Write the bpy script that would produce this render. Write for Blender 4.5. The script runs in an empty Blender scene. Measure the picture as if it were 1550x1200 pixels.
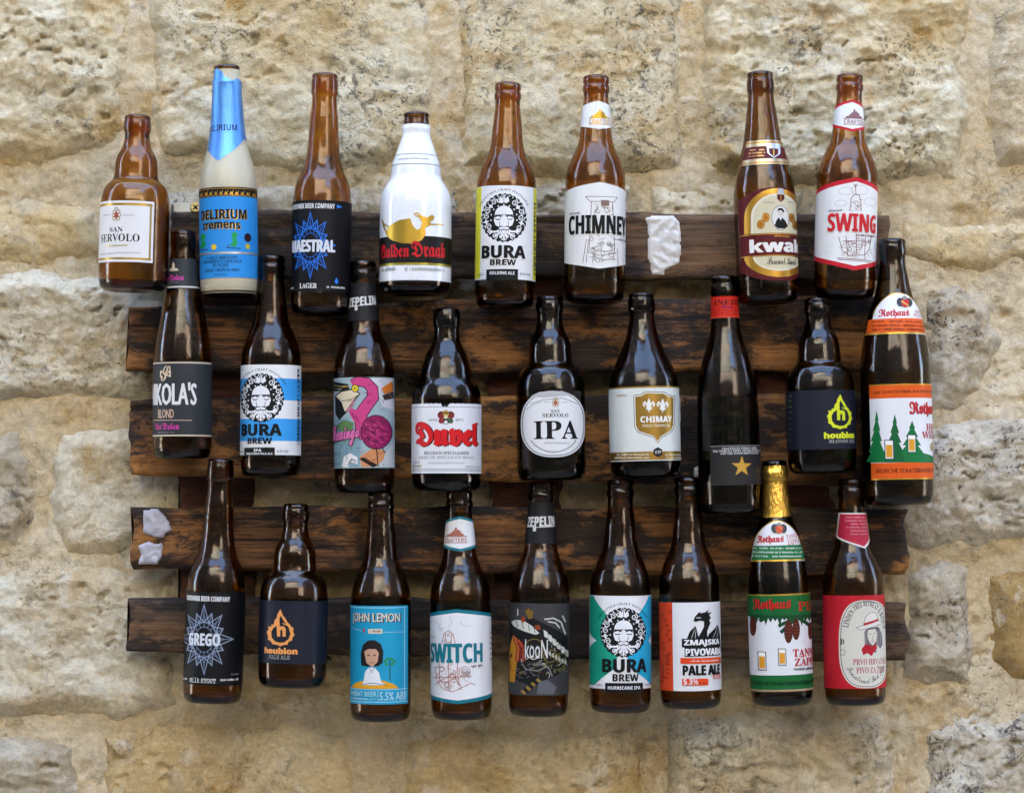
import bpy, bmesh, math, random, os
import numpy as np
from mathutils import Vector, Matrix

# ------------------------------------------------------------------ camera, sky, sun, exposure
R = math.radians
SC = bpy.context.scene
COL = SC.collection
F_PX = 3800.0                      # focal length in photo pixels (photo 1550 x 1200)
AX_Y = -0.085                      # plane of the bottle axes (wall face is y = 0)
CAM_Y = AX_Y - F_PX / 1.51 / 1000
CAM_Z = 1.62
PITCH = R(2.26)
cam = bpy.data.objects.new('camera', bpy.data.cameras.new('camera'))
COL.objects.link(cam)
cam.location = (0, CAM_Y, CAM_Z)
cam.rotation_euler = (R(90) + PITCH, 0, 0)
cam.data.sensor_width = 36
cam.data.lens = F_PX / 1550 * 36
cam.data.clip_start = 0.05
cam.data.clip_end = 500
SC.camera = cam

SUN_EL, SUN_AZ = R(42), R(-14)     # sun stands behind the wall, so the wall is in open shade
w = bpy.data.worlds.new('World'); SC.world = w; w.use_nodes = True
nt = w.node_tree
sky = nt.nodes.new('ShaderNodeTexSky'); sky.sky_type = 'NISHITA'; sky.sun_disc = False
sky.sun_elevation = SUN_EL; sky.sun_rotation = SUN_AZ
sky.dust_density = 2.2; sky.air_density = .9
nt.links.new(sky.outputs[0], nt.nodes['Background'].inputs[0])
nt.nodes['Background'].inputs[1].default_value = 0.15
sun = bpy.data.objects.new('sun', bpy.data.lights.new('sun', 'SUN'))
COL.objects.link(sun)
sun.data.energy = 5.0; sun.data.angle = R(0.5); sun.data.color = (1.0, 0.95, 0.88)
sd = Vector((math.sin(SUN_AZ) * math.cos(SUN_EL), math.cos(SUN_AZ) * math.cos(SUN_EL), math.sin(SUN_EL)))
sun.rotation_euler = sd.to_track_quat('Z', 'Y').to_euler()
sun.location = sd * 20
SC.view_settings.view_transform = 'Standard'; SC.view_settings.look = 'None'
SC.view_settings.exposure = 4.36; SC.view_settings.gamma = 1
SC.cycles.use_denoising = True
SC.cycles.max_bounces = 14; SC.cycles.transmission_bounces = 12; SC.cycles.diffuse_bounces = 5
SC.cycles.glossy_bounces = 5
SC.cycles.caustics_refractive = False; SC.cycles.caustics_reflective = False
SC.cycles.sample_clamp_indirect = 6

# ------------------------------------------------------------------ helpers
UP = Vector((0, -math.sin(PITCH), math.cos(PITCH)))
FW = Vector((0, math.cos(PITCH), math.sin(PITCH)))
def at(px, py, y):
    """photo pixel -> point on the vertical plane Y = y"""
    d = FW * F_PX + Vector((1, 0, 0)) * (px - 775) + UP * (600 - py)
    t = (y - CAM_Y) / d.y
    return Vector((0, CAM_Y, CAM_Z)) + d * t

def lin(h):
    h = h.lstrip('#')
    v = [int(h[i:i + 2], 16) / 255 for i in (0, 2, 4)]
    return tuple((c / 12.92 if c <= .04045 else ((c + .055) / 1.055) ** 2.4) for c in v) + (1,)

def new_mat(name):
    m = bpy.data.materials.new(name); m.use_nodes = True
    return m, m.node_tree, m.node_tree.nodes['Principled BSDF']

def N(nt, kind, **kw):
    n = nt.nodes.new('ShaderNode' + kind)
    for k, v in kw.items():
        if k.startswith('i_'): n.inputs[k[2:].replace('_', ' ')].default_value = v
        else: setattr(n, k, v)
    return n

def ramp(nt, stops, fac):
    n = nt.nodes.new('ShaderNodeValToRGB')
    el = n.color_ramp.elements
    while len(el) < len(stops): el.new(0.5)
    for e, (p, c) in zip(el, stops):
        e.position = p; e.color = c if len(c) == 4 else tuple(c) + (1,)
    nt.links.new(fac, n.inputs[0])
    return n.outputs[0]

def mixc(nt, fac, a, b, mode='MIX'):
    n = nt.nodes.new('ShaderNodeMix'); n.data_type = 'RGBA'; n.blend_type = mode
    for s, v in ((n.inputs[0], fac), (n.inputs[6], a), (n.inputs[7], b)):
        if hasattr(v, 'links'): nt.links.new(v, s)
        else: s.default_value = v
    return n.outputs[2]

def obj(name, me, mats=(), parent=None, smooth=False):
    o = bpy.data.objects.new(name, me); COL.objects.link(o)
    for m in (mats if isinstance(mats, (list, tuple)) else [mats]): me.materials.append(m)
    if parent is not None: o.parent = parent
    if smooth and len(me.polygons): me.polygons.foreach_set('use_smooth', [True] * len(me.polygons))
    return o

def mesh_from(verts, faces):
    me = bpy.data.meshes.new('m'); me.from_pydata([tuple(v) for v in verts], [], [tuple(int(i) for i in f) for f in faces]); me.update()
    return me
def mesh_np(v, f):
    me = bpy.data.meshes.new('m'); n, k = f.shape
    me.vertices.add(len(v)); me.vertices.foreach_set('co', np.ascontiguousarray(v, dtype=np.float32).ravel())
    me.loops.add(n * k); me.loops.foreach_set('vertex_index', np.ascontiguousarray(f, dtype=np.int32).ravel())
    me.polygons.add(n); me.polygons.foreach_set('loop_start', np.arange(n, dtype=np.int32) * k)
    me.polygons.foreach_set('use_smooth', np.ones(n, dtype=bool)); me.update(calc_edges=True); me.validate()
    return me
def sstep(a, b, x): t = np.clip((x - a) / (b - a), 0, 1); return t * t * (3 - 2 * t)

def tag(o, label, cat, group=None, kind=None):
    o['label'] = label
    if cat: o['category'] = cat
    if group: o['group'] = group
    if kind: o['kind'] = kind
    return o

def empty(name, loc, rot=(0, 0, 0)):
    o = bpy.data.objects.new(name, None); COL.objects.link(o)
    o.location = loc; o.rotation_euler = rot; o.empty_display_size = .05
    return o

# numpy gradient noise -------------------------------------------------
_rs = np.random.RandomState(7)
_P = np.concatenate([_rs.permutation(256)] * 2)
_G = np.stack([np.cos(np.arange(16) * math.pi / 8), np.sin(np.arange(16) * math.pi / 8)], 1)
def perlin(x, y):
    xi = np.floor(x).astype(int); yi = np.floor(y).astype(int)
    xf = x - xi; yf = y - yi
    u = xf ** 3 * (xf * (xf * 6 - 15) + 10); v = yf ** 3 * (yf * (yf * 6 - 15) + 10)
    def g(ix, iy, dx, dy):
        h = _G[_P[(_P[ix & 255] + iy) & 255] & 15]
        return h[..., 0] * dx + h[..., 1] * dy
    a = g(xi, yi, xf, yf); b = g(xi + 1, yi, xf - 1, yf)
    c = g(xi, yi + 1, xf, yf - 1); d = g(xi + 1, yi + 1, xf - 1, yf - 1)
    return (a + u * (b - a)) * (1 - v) + (c + u * (d - c)) * v
def fbm(x, y, o=4, ridge=False):
    s = 0; a = 1.0; t = 0
    for i in range(o):
        n = perlin(x + 17.3 * i, y - 9.1 * i)
        s = s + a * ((1 - 2 * np.abs(n) * 1.6) if ridge else n * 1.6); t += a
        x = x * 2.03; y = y * 2.03; a *= .5
    return s / t
# ------------------------------------------------------------------ materials of the wall
def stone_mat(name, base, alt, stain, grey=.35, speck=.5, rough_scale=1.0):
    m, nt, b = new_mat(name); L = nt.links
    geo = N(nt, 'NewGeometry'); P = geo.outputs['Position']
    inf = N(nt, 'ObjectInfo')
    ad = N(nt, 'VectorMath', operation='MULTIPLY_ADD'); L.new(inf.outputs['Random'], ad.inputs[0]); ad.inputs[1].default_value = (9, 9, 9); L.new(P, ad.inputs[2])
    V = ad.outputs[0]
    def noise(sc, det, rough=.6, dist=0.0):
        n = N(nt, 'TexNoise'); n.inputs['Scale'].default_value = sc; n.inputs['Detail'].default_value = det
        n.inputs['Roughness'].default_value = rough; n.inputs['Distortion'].default_value = dist
        L.new(V, n.inputs['Vector']); return n.outputs['Fac']
    n1 = noise(7, 9, .68, .15); n2 = noise(30, 10, .72, .1); n3 = noise(170, 6, .75); n4 = noise(11, 12, .74, .2); n6 = noise(19, 10, .7, .1)
    c = mixc(nt, ramp(nt, [(.43, (0, 0, 0)), (.56, (1, 1, 1))], n1), base, alt)
    c = mixc(nt, ramp(nt, [(.53, (0, 0, 0)), (.66, (.9, .9, .9))], n4), c, stain)
    c = mixc(nt, ramp(nt, [(.54, (0, 0, 0)), (.63, (grey,) * 3)], n6), c, (.43, .39, .31, 1))
    c = mixc(nt, ramp(nt, [(.34, (.4, .4, .4)), (.42, (0, 0, 0))], n2), c, tuple(.55 * v for v in stain[:3]) + (1,))
    c = mixc(nt, ramp(nt, [(.54, (0, 0, 0)), (.64, (.6, .6, .6))], n2), c, (.77, .70, .55, 1))
    # dark lichen specks and pits, clustered
    vo = N(nt, 'TexVoronoi'); vo.inputs['Scale'].default_value = 150; vo.inputs['Randomness'].default_value = 1
    wv = N(nt, 'VectorMath', operation='MULTIPLY_ADD'); nd = N(nt, 'TexNoise'); nd.inputs['Scale'].default_value = 60; nd.inputs['Detail'].default_value = 4
    L.new(V, nd.inputs['Vector']); L.new(nd.outputs['Color'], wv.inputs[0]); wv.inputs[1].default_value = (.03, .03, .03); L.new(V, wv.inputs[2])
    L.new(wv.outputs[0], vo.inputs['Vector'])
    sp = ramp(nt, [(.10, (1, 1, 1)), (.34, (0, 0, 0))], vo.outputs['Distance'])
    cl = ramp(nt, [(.50, (0, 0, 0)), (.60, (1, 1, 1))], noise(10, 6, .65, .2))
    mu = N(nt, 'Math', operation='MULTIPLY'); L.new(sp, mu.inputs[0]); L.new(cl, mu.inputs[1])
    n5 = noise(55, 10, .78, .3)
    ve = ramp(nt, [(.55, (0, 0, 0)), (.585, (1, 1, 1))], n5)
    mv = N(nt, 'Math', operation='MULTIPLY'); L.new(ve, mv.inputs[0]); L.new(cl, mv.inputs[1])
    mx = N(nt, 'Math', operation='MAXIMUM'); L.new(mu.outputs[0], mx.inputs[0]); L.new(mv.outputs[0], mx.inputs[1])
    sc_ = N(nt, 'Math', operation='MULTIPLY'); sc_.inputs[1].default_value = speck; L.new(mx.outputs[0], sc_.inputs[0])
    c = mixc(nt, sc_.outputs[0], c, (.055, .05, .045, 1))
    fine = ramp(nt, [(.35, (.80, .79, .78)), (.65, (1.1, 1.1, 1.1))], n3)
    c = mixc(nt, 1.0, c, fine, 'MULTIPLY')
    L.new(c, b.inputs['Base Color']); b.inputs['Roughness'].default_value = .92
    b.inputs['Specular IOR Level'].default_value = .25
    b1 = N(nt, 'Bump'); b1.inputs['Strength'].default_value = .8 * rough_scale; b1.inputs['Distance'].default_value = .006; L.new(n2, b1.inputs['Height'])
    b2 = N(nt, 'Bump'); b2.inputs['Strength'].default_value = .8 * rough_scale; b2.inputs['Distance'].default_value = .003; L.new(n3, b2.inputs['Height']); L.new(b1.outputs[0], b2.inputs['Normal'])
    b3 = N(nt, 'Bump', invert=True); b3.inputs['Strength'].default_value = .6; b3.inputs['Distance'].default_value = .003; L.new(mx.outputs[0], b3.inputs['Height']); L.new(b2.outputs[0], b3.inputs['Normal'])
    L.new(b3.outputs[0], b.inputs['Normal'])
    return m
def mk(r, g, b_): return (r, g, b_, 1)
M_CREAM = stone_mat('cream limestone', mk(.68, .53, .29), mk(.78, .69, .48), mk(.56, .34, .10), grey=.28, speck=.7)
M_PALE = stone_mat('pale limestone', mk(.66, .53, .33), mk(.77, .69, .51), mk(.52, .36, .15), speck=.45)
M_GREY = stone_mat('grey limestone', mk(.54, .46, .33), mk(.70, .63, .49), mk(.40, .29, .15), grey=.6, speck=.9)
M_OCHRE = stone_mat('ochre stone', mk(.36, .23, .08), mk(.44, .30, .12), mk(.26, .14, .04), speck=.35, rough_scale=.7)
M_TAN = stone_mat('tan stone', mk(.58, .42, .20), mk(.66, .52, .30), mk(.45, .28, .09), speck=.3, rough_scale=.7)
M_MORTAR = stone_mat('lime mortar', mk(.63, .49, .28), mk(.70, .58, .38), mk(.52, .34, .13), grey=.15, speck=.25, rough_scale=.8)
SM = dict(c=M_CREAM, p=M_PALE, g=M_GREY, o=M_OCHRE, t=M_TAN)

# ------------------------------------------------------------------ the stone wall: mortar bed + one object per stone
wall = empty('stone_wall', (0, 0, 0))
tag(wall, 'rough rubble wall of cream and grey limestone blocks with sandy mortar', 'wall')

def mortar_h(x, z):
    return .007 + .010 * fbm(x * 7, z * 7, 4) + .004 * fbm(x * 34, z * 34, 3) + .0022 * fbm(x * 110, z * 110, 3) - .004 * sstep(.3, .45, fbm(x * 70, z * 80, 2)) * sstep(0, .3, fbm(x * 6 + 4, z * 6, 2))

def grid_mesh(x0, x1, z0, z1, step, hfun, keep=None):
    nx = max(2, int((x1 - x0) / step) + 1); nz = max(2, int((z1 - z0) / step) + 1)
    X, Z = np.meshgrid(np.linspace(x0, x1, nx), np.linspace(z0, z1, nz))
    H = hfun(X, Z)
    v = np.stack([X, -H, Z], -1).reshape(-1, 3)
    idx = np.arange(nx * nz).reshape(nz, nx)
    f = np.stack([idx[:-1, :-1], idx[:-1, 1:], idx[1:, 1:], idx[1:, :-1]], -1).reshape(-1, 4)
    if keep is not None:
        k = keep(X, Z).reshape(-1)
        f = f[k[f].any(1)]
        used = np.unique(f); remap = -np.ones(len(v), int); remap[used] = np.arange(len(used))
        v = v[used]; f = remap[f]
    me = mesh_np(v, f)
    return me

def poly_dist(X, Z, poly):
    """signed distance (inside positive)"""
    d = np.full(X.shape, 1e9); inside = np.zeros(X.shape, bool)
    n = len(poly)
    for i in range(n):
        ax, az = poly[i]; bx, bz = poly[(i + 1) % n]
        ex, ez = bx - ax, bz - az
        t = np.clip(((X - ax) * ex + (Z - az) * ez) / (ex * ex + ez * ez + 1e-12), 0, 1)
        d = np.minimum(d, np.hypot(X - ax - t * ex, Z - az - t * ez))
        c = ((az > Z) != (bz > Z)) & (X < (bx - ax) * (Z - az) / (bz - az + 1e-12) + ax)
        inside ^= c
    return np.where(inside, d, -d)

def stone(poly, mat, prot=.016, rough=1.0, step=.0035, seed=0, edge=.042, grow=.012):
    xs = [p[0] for p in poly]; zs = [p[1] for p in poly]; mg = .02
    ox, oz = 3.7 * seed, 1.9 * seed
    def dist(X, Z):
        wx = X + .010 * fbm(X * 14 + ox, Z * 14 + oz, 3); wz = Z + .010 * fbm(X * 14 - oz, Z * 14 + ox, 3)
        return poly_dist(wx, wz, poly) + grow
    def h(X, Z):
        d = dist(X, Z)
        t = np.clip((d + .008) / edge, 0, 1); s = t * t * (3 - 2 * t)
        wx = X + .012 * fbm(X * 13 + ox, Z * 13, 3); wz = Z + .012 * fbm(X * 13 - 5, Z * 13 + oz, 3)
        big = fbm(X * 5 + ox, Z * 6 + oz, 3)
        rid = fbm(wx * 7 + wz * 4 + oz, wz * 15 - ox, 5, ridge=True)
        bil = np.abs(fbm(wx * 17 + ox, wz * 24 + oz, 4))
        fac = np.tanh(4 * fbm(wx * 9 + oz, wz * 13 + ox, 2)) * .5
        med = fbm(X * 60 + oz, Z * 60 + ox, 4); fine = fbm(X * 170 + ox, Z * 170 + oz, 3)
        clu = sstep(-.12, .30, fbm(X * 7 - ox, Z * 8 + oz, 3))
        pit = sstep(.26, .40, fbm(wx * 60 + ox, wz * 85, 3)) * clu
        cr = sstep(.80, .93, fbm(wx * 4 + oz, wz * 5 - ox, 3, ridge=True)) * sstep(-.1, .25, fbm(X * 4 + 3, Z * 4 - ox, 2))
        r = rough
        return -.012 + s * (.0165 + .70 * prot + r * (.0085 * big + .0045 * (rid - .3) + .0075 * bil + .0035 * fac + .0022 * med + .0016 * fine - .0045 * pit - .006 * cr)) + (1 - s) * .004 * med
    me = grid_mesh(min(xs) - mg, max(xs) + mg, min(zs) - mg, max(zs) + mg, step, h, lambda X, Z: dist(X, Z) > -.012)
    return obj('stone', me, mat, wall)

def wp(pts):
    return [(v.x, v.z) for v in (at(px, py, -.01) for px, py in pts)]
STONES = [
 ('c', 1.3, .020, [(-110,-70),(195,-70),(205,40),(196,130),(190,195),(150,230),(70,246),(-110,250)]),
 ('c', .8, .020, [(224,-70),(655,-70),(660,60),(656,180),(640,238),(560,256),(440,272),(330,240),(240,240),(222,150)]),
 ('c', .6, .024, [(692,-70),(1038,-70),(1040,90),(1036,258),(900,270),(760,266),(700,255),(690,120)]),
 ('c', 1.5, .022, [(1060,-70),(1462,-70),(1466,80),(1462,200),(1448,276),(1330,280),(1180,272),(1075,262),(1058,120)]),
 ('p', 1.0, .018, [(1502,-70),(1680,-70),(1680,258),(1560,262),(1506,240),(1498,90)]),
 ('t', .8, .014, [(-110,300),(40,296),(150,312),(156,392),(60,402),(-110,400)]),
 ('g', 1.2, .016, [(176,290),(300,274),(470,276),(474,420),(250,440),(180,380)]),
 ('g', 1.2, .014, [(488,284),(700,280),(698,430),(490,430)]),
 ('g', 1.5, .016, [(714,288),(840,276),(958,274),(960,436),(712,434)]),
 ('p', 1.2, .016, [(974,272),(1100,278),(1228,280),(1226,440),(972,440)]),
 ('t', 1.0, .012, [(1242,292),(1336,292),(1340,420),(1240,430)]),
 ('t', .55, .012, [(1352,322),(1450,330),(1680,324),(1680,408),(1480,414),(1352,396)]),
 ('p', 1.4, .024, [(-110,420),(60,410),(180,420),(262,460),(300,520),(290,600),(180,612),(60,606),(-110,618)]),
 ('g', 1.3, .012, [(312,450),(560,446),(566,600),(316,604)]), ('g', 1.3, .014, [(582,446),(860,450),(856,604),(580,600)]),
 ('g', 1.3, .014, [(874,450),(1130,452),(1128,606),(876,604)]), ('t', 1.0, .012, [(1146,456),(1380,440),(1384,616),(1148,606)]),
 ('g', 1.2, .020, [(1402,440),(1450,432),(1492,456),(1506,520),(1496,590),(1470,622),(1400,628)]),
 ('o', .6, .010, [(1482,600),(1536,596),(1540,624),(1484,628)]),
 ('g', 1.0, .012, [(-110,650),(30,648),(48,700),(44,790),(20,826),(-110,830)]),
 ('p', .6, .016, [(78,646),(200,640),(300,642),(330,700),(320,800),(180,846),(90,840),(74,740)]),
 ('p', .9, .012, [(346,640),(600,626),(604,800),(350,806)]), ('g', 1.1, .012, [(620,624),(900,626),(896,800),(622,800)]),
 ('p', .9, .012, [(914,626),(1180,628),(1176,800),(916,802)]),
 ('g', 1.5, .022, [(1396,646),(1500,634),(1680,632),(1680,816),(1500,822),(1390,830),(1200,800),(1200,660)]),
 ('p', 1.0, .020, [(-110,872),(30,868),(120,852),(205,858),(262,900),(262,1070),(180,1084),(60,1080),(-110,1086)]),
 ('t', .8, .012, [(286,830),(560,826),(560,1060),(420,1078),(290,1066)]), ('t', .8, .010, [(580,826),(830,826),(836,1064),(584,1070)]),
 ('t', .8, .010, [(850,826),(1110,826),(1100,1050),(860,1062)]), ('t', 1.0, .012, [(1126,830),(1350,850),(1354,1030),(1130,1040)]),
 ('g', 1.3, .018, [(1368,868),(1420,846),(1470,856),(1478,960),(1470,1036),(1400,1042),(1362,1020)]),
 ('o', .7, .020, [(1500,874),(1560,856),(1680,858),(1680,1034),(1530,1032),(1496,1000)]),
 ('g', 1.3, .020, [(-110,1122),(60,1112),(116,1130),(122,1200),(110,1290),(-110,1290)]),
 ('t', .6, .016, [(156,1108),(300,1096),(470,1094),(532,1106),(544,1180),(540,1290),(160,1290),(150,1180)]),
 ('t', 1.1, .018, [(604,1122),(700,1104),(830,1108),(960,1096),(984,1130),(988,1290),(600,1290)]),
 ('p', 1.3, .020, [(1006,1096),(1110,1076),(1250,1078),(1340,1080),(1358,1130),(1360,1290),(1004,1290)]),
 ('g', 1.4, .022, [(1404,1108),(1450,1084),(1560,1078),(1680,1080),(1680,1290),(1400,1290)]),
]
for i, (k, rgh, pr, pts) in enumerate(STONES):
    stone(wp(pts), SM[k], pr, rgh, .0024, i + 1)
# the same masonry goes on outside the picture
rnd = random.Random(4)
A = at(-110, 1290, -.01); Bq = at(1680, -70, -.01)
fx0, fx1, fz0, fz1 = A.x, Bq.x, A.z, Bq.z
z = 0.03; sid = 60
while z < 3.3:
    hgt = rnd.uniform(.17, .25)
    for (rl, rh) in ((z, z + hgt),):
        if rl < fz1 and rh > fz0:
            spans = [(-2.1, fx0 - .015), (fx1 + .015, 2.1)]
        else:
            spans = [(-2.1, 2.1)]
        for a0, a1 in spans:
            x = a0
            while x < a1 - .05:
                wd = min(rnd.uniform(.2, .42), a1 - x)
                if a1 - x - wd < .12: wd = a1 - x
                j = lambda: rnd.uniform(-.012, .012)
                g = .011
                pl = [(x + g + j(), rl + g + j()), (x + wd * .5, rl + g + j()), (x + wd - g + j(), rl + g + j()), (x + wd - g + j(), rh - g + j()), (x + wd * .5, rh - g + j()), (x + g + j(), rh - g + j())]
                if not (x + wd > fx0 and x < fx1 and rh > fz0 + .02 and rl < fz1 - .02):
                    stone(pl, SM[rnd.choice('ccppgt')], rnd.uniform(.012, .022), rnd.uniform(.7, 1.4), .012, sid)
                x += wd; sid += 1
    z += hgt
# mortar: fine where the camera looks, coarse around it
me = grid_mesh(fx0 + .05, fx1 - .05, fz0 + .05, fz1 - .05, .003, mortar_h)
obj('mortar', me, M_MORTAR, wall)
def frame_keep(X, Z): return ~((X > fx0 + .09) & (X < fx1 - .09) & (Z > fz0 + .09) & (Z < fz1 - .09))
me = grid_mesh(-2.2, 2.2, 0, 3.35, .02, lambda X, Z: mortar_h(X, Z) - .002, frame_keep)
obj('mortar', me, M_MORTAR, wall)

# ------------------------------------------------------------------ the lane around: ground and unseen houses, sized for sky opening and bounce light
def box_mesh(x0, x1, y0, y1, z0, z1):
    v = [(x, y, z) for x in (x0, x1) for y in (y0, y1) for z in (z0, z1)]
    f = [(0, 1, 3, 2), (4, 6, 7, 5), (0, 4, 5, 1), (2, 3, 7, 6), (0, 2, 6, 4), (1, 5, 7, 3)]
    return mesh_from(v, f)
M_PLASTER, nt_, b_ = new_mat('lime plaster'); n_ = N(nt_, 'TexNoise'); n_.inputs['Scale'].default_value = 1.5; n_.inputs['Detail'].default_value = 8
nt_.links.new(ramp(nt_, [(.3, mk(.21, .18, .145)), (.7, mk(.27, .24, .20))], n_.outputs['Fac']), b_.inputs['Base Color']); b_.inputs['Roughness'].default_value = .9
M_PAVE, nt_, b_ = new_mat('stone paving'); n_ = N(nt_, 'TexNoise'); n_.inputs['Scale'].default_value = 3; n_.inputs['Detail'].default_value = 8
nt_.links.new(ramp(nt_, [(.3, mk(.26, .23, .19)), (.7, mk(.34, .30, .25))], n_.outputs['Fac']), b_.inputs['Base Color']); b_.inputs['Roughness'].default_value = .75
M_SHUT, nt_, b_ = new_mat('green shutter paint'); b_.inputs['Base Color'].default_value = mk(.03, .07, .05); b_.inputs['Roughness'].default_value = .5
M_TILE, nt_, b_ = new_mat('roof tile'); b_.inputs['Base Color'].default_value = mk(.35, .16, .09); b_.inputs['Roughness'].default_value = .85
g = obj('ground', mesh_from([(-60, -60, 0), (60, -60, 0), (60, 60, 0), (-60, 60, 0)], [(0, 1, 2, 3)]), M_PAVE)
g['kind'] = 'structure'; g['label'] = 'pale stone paving of the lane'
own = obj('house_wall', box_mesh(-7, 7, .014, .6, -.1, 7.9), M_PLASTER, None)
tag(own, 'plain house wall behind and above the rubble masonry', 'house')
def house(label, x0, x1, y0, y1, h, wins, face):
    e = empty('house', ((x0 + x1) / 2, (y0 + y1) / 2, 0))
    tag(e, label, 'house')
    def part(nm, me, m):
        o = obj(nm, me, m, e); o.matrix_parent_inverse = Matrix.Translation(-e.location); return o
    part('wall', box_mesh(x0, x1, y0, y1, -.1, h), M_PLASTER)
    cx, cy = (x0 + x1) / 2, (y0 + y1) / 2
    part('roof', mesh_from([(x0 - .3, y0 - .3, h + .004), (x1 + .3, y0 - .3, h + .004), (x1 + .3, y1 + .3, h + .004), (x0 - .3, y1 + .3, h + .004), (cx, cy, h + 1.3)], [(0, 1, 4), (1, 2, 4), (2, 3, 4), (3, 0, 4), (3, 2, 1, 0)]), M_TILE)
    for (p, z0, z1, wd) in wins:
        if face == 'y': mm = box_mesh(p - wd / 2, p + wd / 2, y1 - .05, y1 + .04, z0, z1)
        elif face == '+x': mm = box_mesh(x1 - .05, x1 + .04, p - wd / 2, p + wd / 2, z0, z1)
        else: mm = box_mesh(x0 - .04, x0 + .05, p - wd / 2, p + wd / 2, z0, z1)
        part('shutter', mm, M_SHUT)
house('plastered house across the lane facing the bottle wall', -4.2, 1.6, -9, -4.7, 6.4, [(-2.9, 1, 2.4, 1), (-.9, 0, 2.2, 1.1), (.8, 1, 2.4, .9), (-2.9, 3.8, 5.2, 1), (-.9, 3.8, 5.2, 1), (.8, 3.8, 5.2, .9)], 'y')
house('lower plastered house across the lane set back', 2.1, 7, -10, -5.6, 5.0, [(3.2, 1, 2.4, 1), (5, 1, 2.4, 1)], 'y')
house('tall plastered house closing the lane beside a shuttered window', -7.6, -3.6, -4.6, -.9, 6.8, [(-2.8, 1, 2.4, 1), (-2.8, 4.0, 5.2, 1)], '+x')
house('plastered house at the open end of the lane', 3.9, 8, -5, -1.0, 6.2, [(-3, 1, 2.4, 1), (-2.4, 3.8, 5.0, .9)], '-x')
# ------------------------------------------------------------------ the pallet rack
def wood_mat(name, dark, mid, warm, warm_amt, char):
    m, nt, b = new_mat(name); L = nt.links
    geo = N(nt, 'NewGeometry'); inf = N(nt, 'ObjectInfo')
    ad = N(nt, 'VectorMath', operation='MULTIPLY_ADD'); L.new(inf.outputs['Random'], ad.inputs[0]); ad.inputs[1].default_value = (5, 3, 7); L.new(geo.outputs['Position'], ad.inputs[2])
    def noise(scl, sc, det, rough=.6, dist=0.0):
        mp = N(nt, 'Mapping'); mp.inputs['Scale'].default_value = scl; L.new(ad.outputs[0], mp.inputs['Vector'])
        n = N(nt, 'TexNoise'); n.inputs['Scale'].default_value = sc; n.inputs['Detail'].default_value = det; n.inputs['Roughness'].default_value = rough; n.inputs['Distortion'].default_value = dist
        L.new(mp.outputs[0], n.inputs['Vector']); return n.outputs['Fac']
    grain = noise((.045, 1, 1), 170, 6, .72, .25)
    fib = noise((.03, 1, 1), 420, 3, .6)
    blot = noise((.4, 1, 1), 11, 8, .7, .15)
    chn = noise((.4, 1, 1), 20, 11, .78, .2)
    c = mixc(nt, ramp(nt, [(.40, (0, 0, 0)), (.60, (1, 1, 1))], grain), dark, mid)
    c = mixc(nt, ramp(nt, [(.46, (0, 0, 0)), (.62, (warm_amt,) * 3)], blot), c, mixc(nt, grain, tuple(.55 * v for v in warm[:3]) + (1,), warm))
    c = mixc(nt, ramp(nt, [(.47, (0, 0, 0)), (.54, (char,) * 3)], chn), c, mk(.012, .009, .008))
    c = mixc(nt, ramp(nt, [(.28, (.8, .8, .8)), (.38, (0, 0, 0))], grain), c, mk(.01, .007, .005))
    L.new(c, b.inputs['Base Color'])
    L.new(ramp(nt, [(.3, (.9, .9, .9)), (.7, (.68, .68, .68))], grain), b.inputs['Roughness'])
    b.inputs['Specular IOR Level'].default_value = .35
    b1 = N(nt, 'Bump'); b1.inputs['Strength'].default_value = .7; b1.inputs['Distance'].default_value = .003; L.new(grain, b1.inputs['Height'])
    b2 = N(nt, 'Bump'); b2.inputs['Strength'].default_value = .4; b2.inputs['Distance'].default_value = .001; L.new(fib, b2.inputs['Height']); L.new(b1.outputs[0], b2.inputs['Normal'])
    L.new(b2.outputs[0], b.inputs['Normal'])
    return m
M_WOOD = wood_mat('burnt brown wood', mk(.020, .009, .004), mk(.20, .085, .026), mk(.52, .22, .05), .95, .95)
M_WOOD2 = wood_mat('dark weathered wood', mk(.018, .013, .010), mk(.10, .062, .038), mk(.30, .15, .055), .6, .9)
M_WOODR = wood_mat('reddish stained wood', mk(.05, .015, .009), mk(.10, .030, .016), mk(.14, .045, .02), .5, .5)

rack = empty('pallet_rack', (0, -.03, at(775, 1000, -.03).z))
tag(rack, 'dark burnt wooden pallet of five wide slats screwed to the stone wall', 'pallet')
def rel(o): o.matrix_parent_inverse = Matrix.Translation(-rack.location); return o

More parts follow.
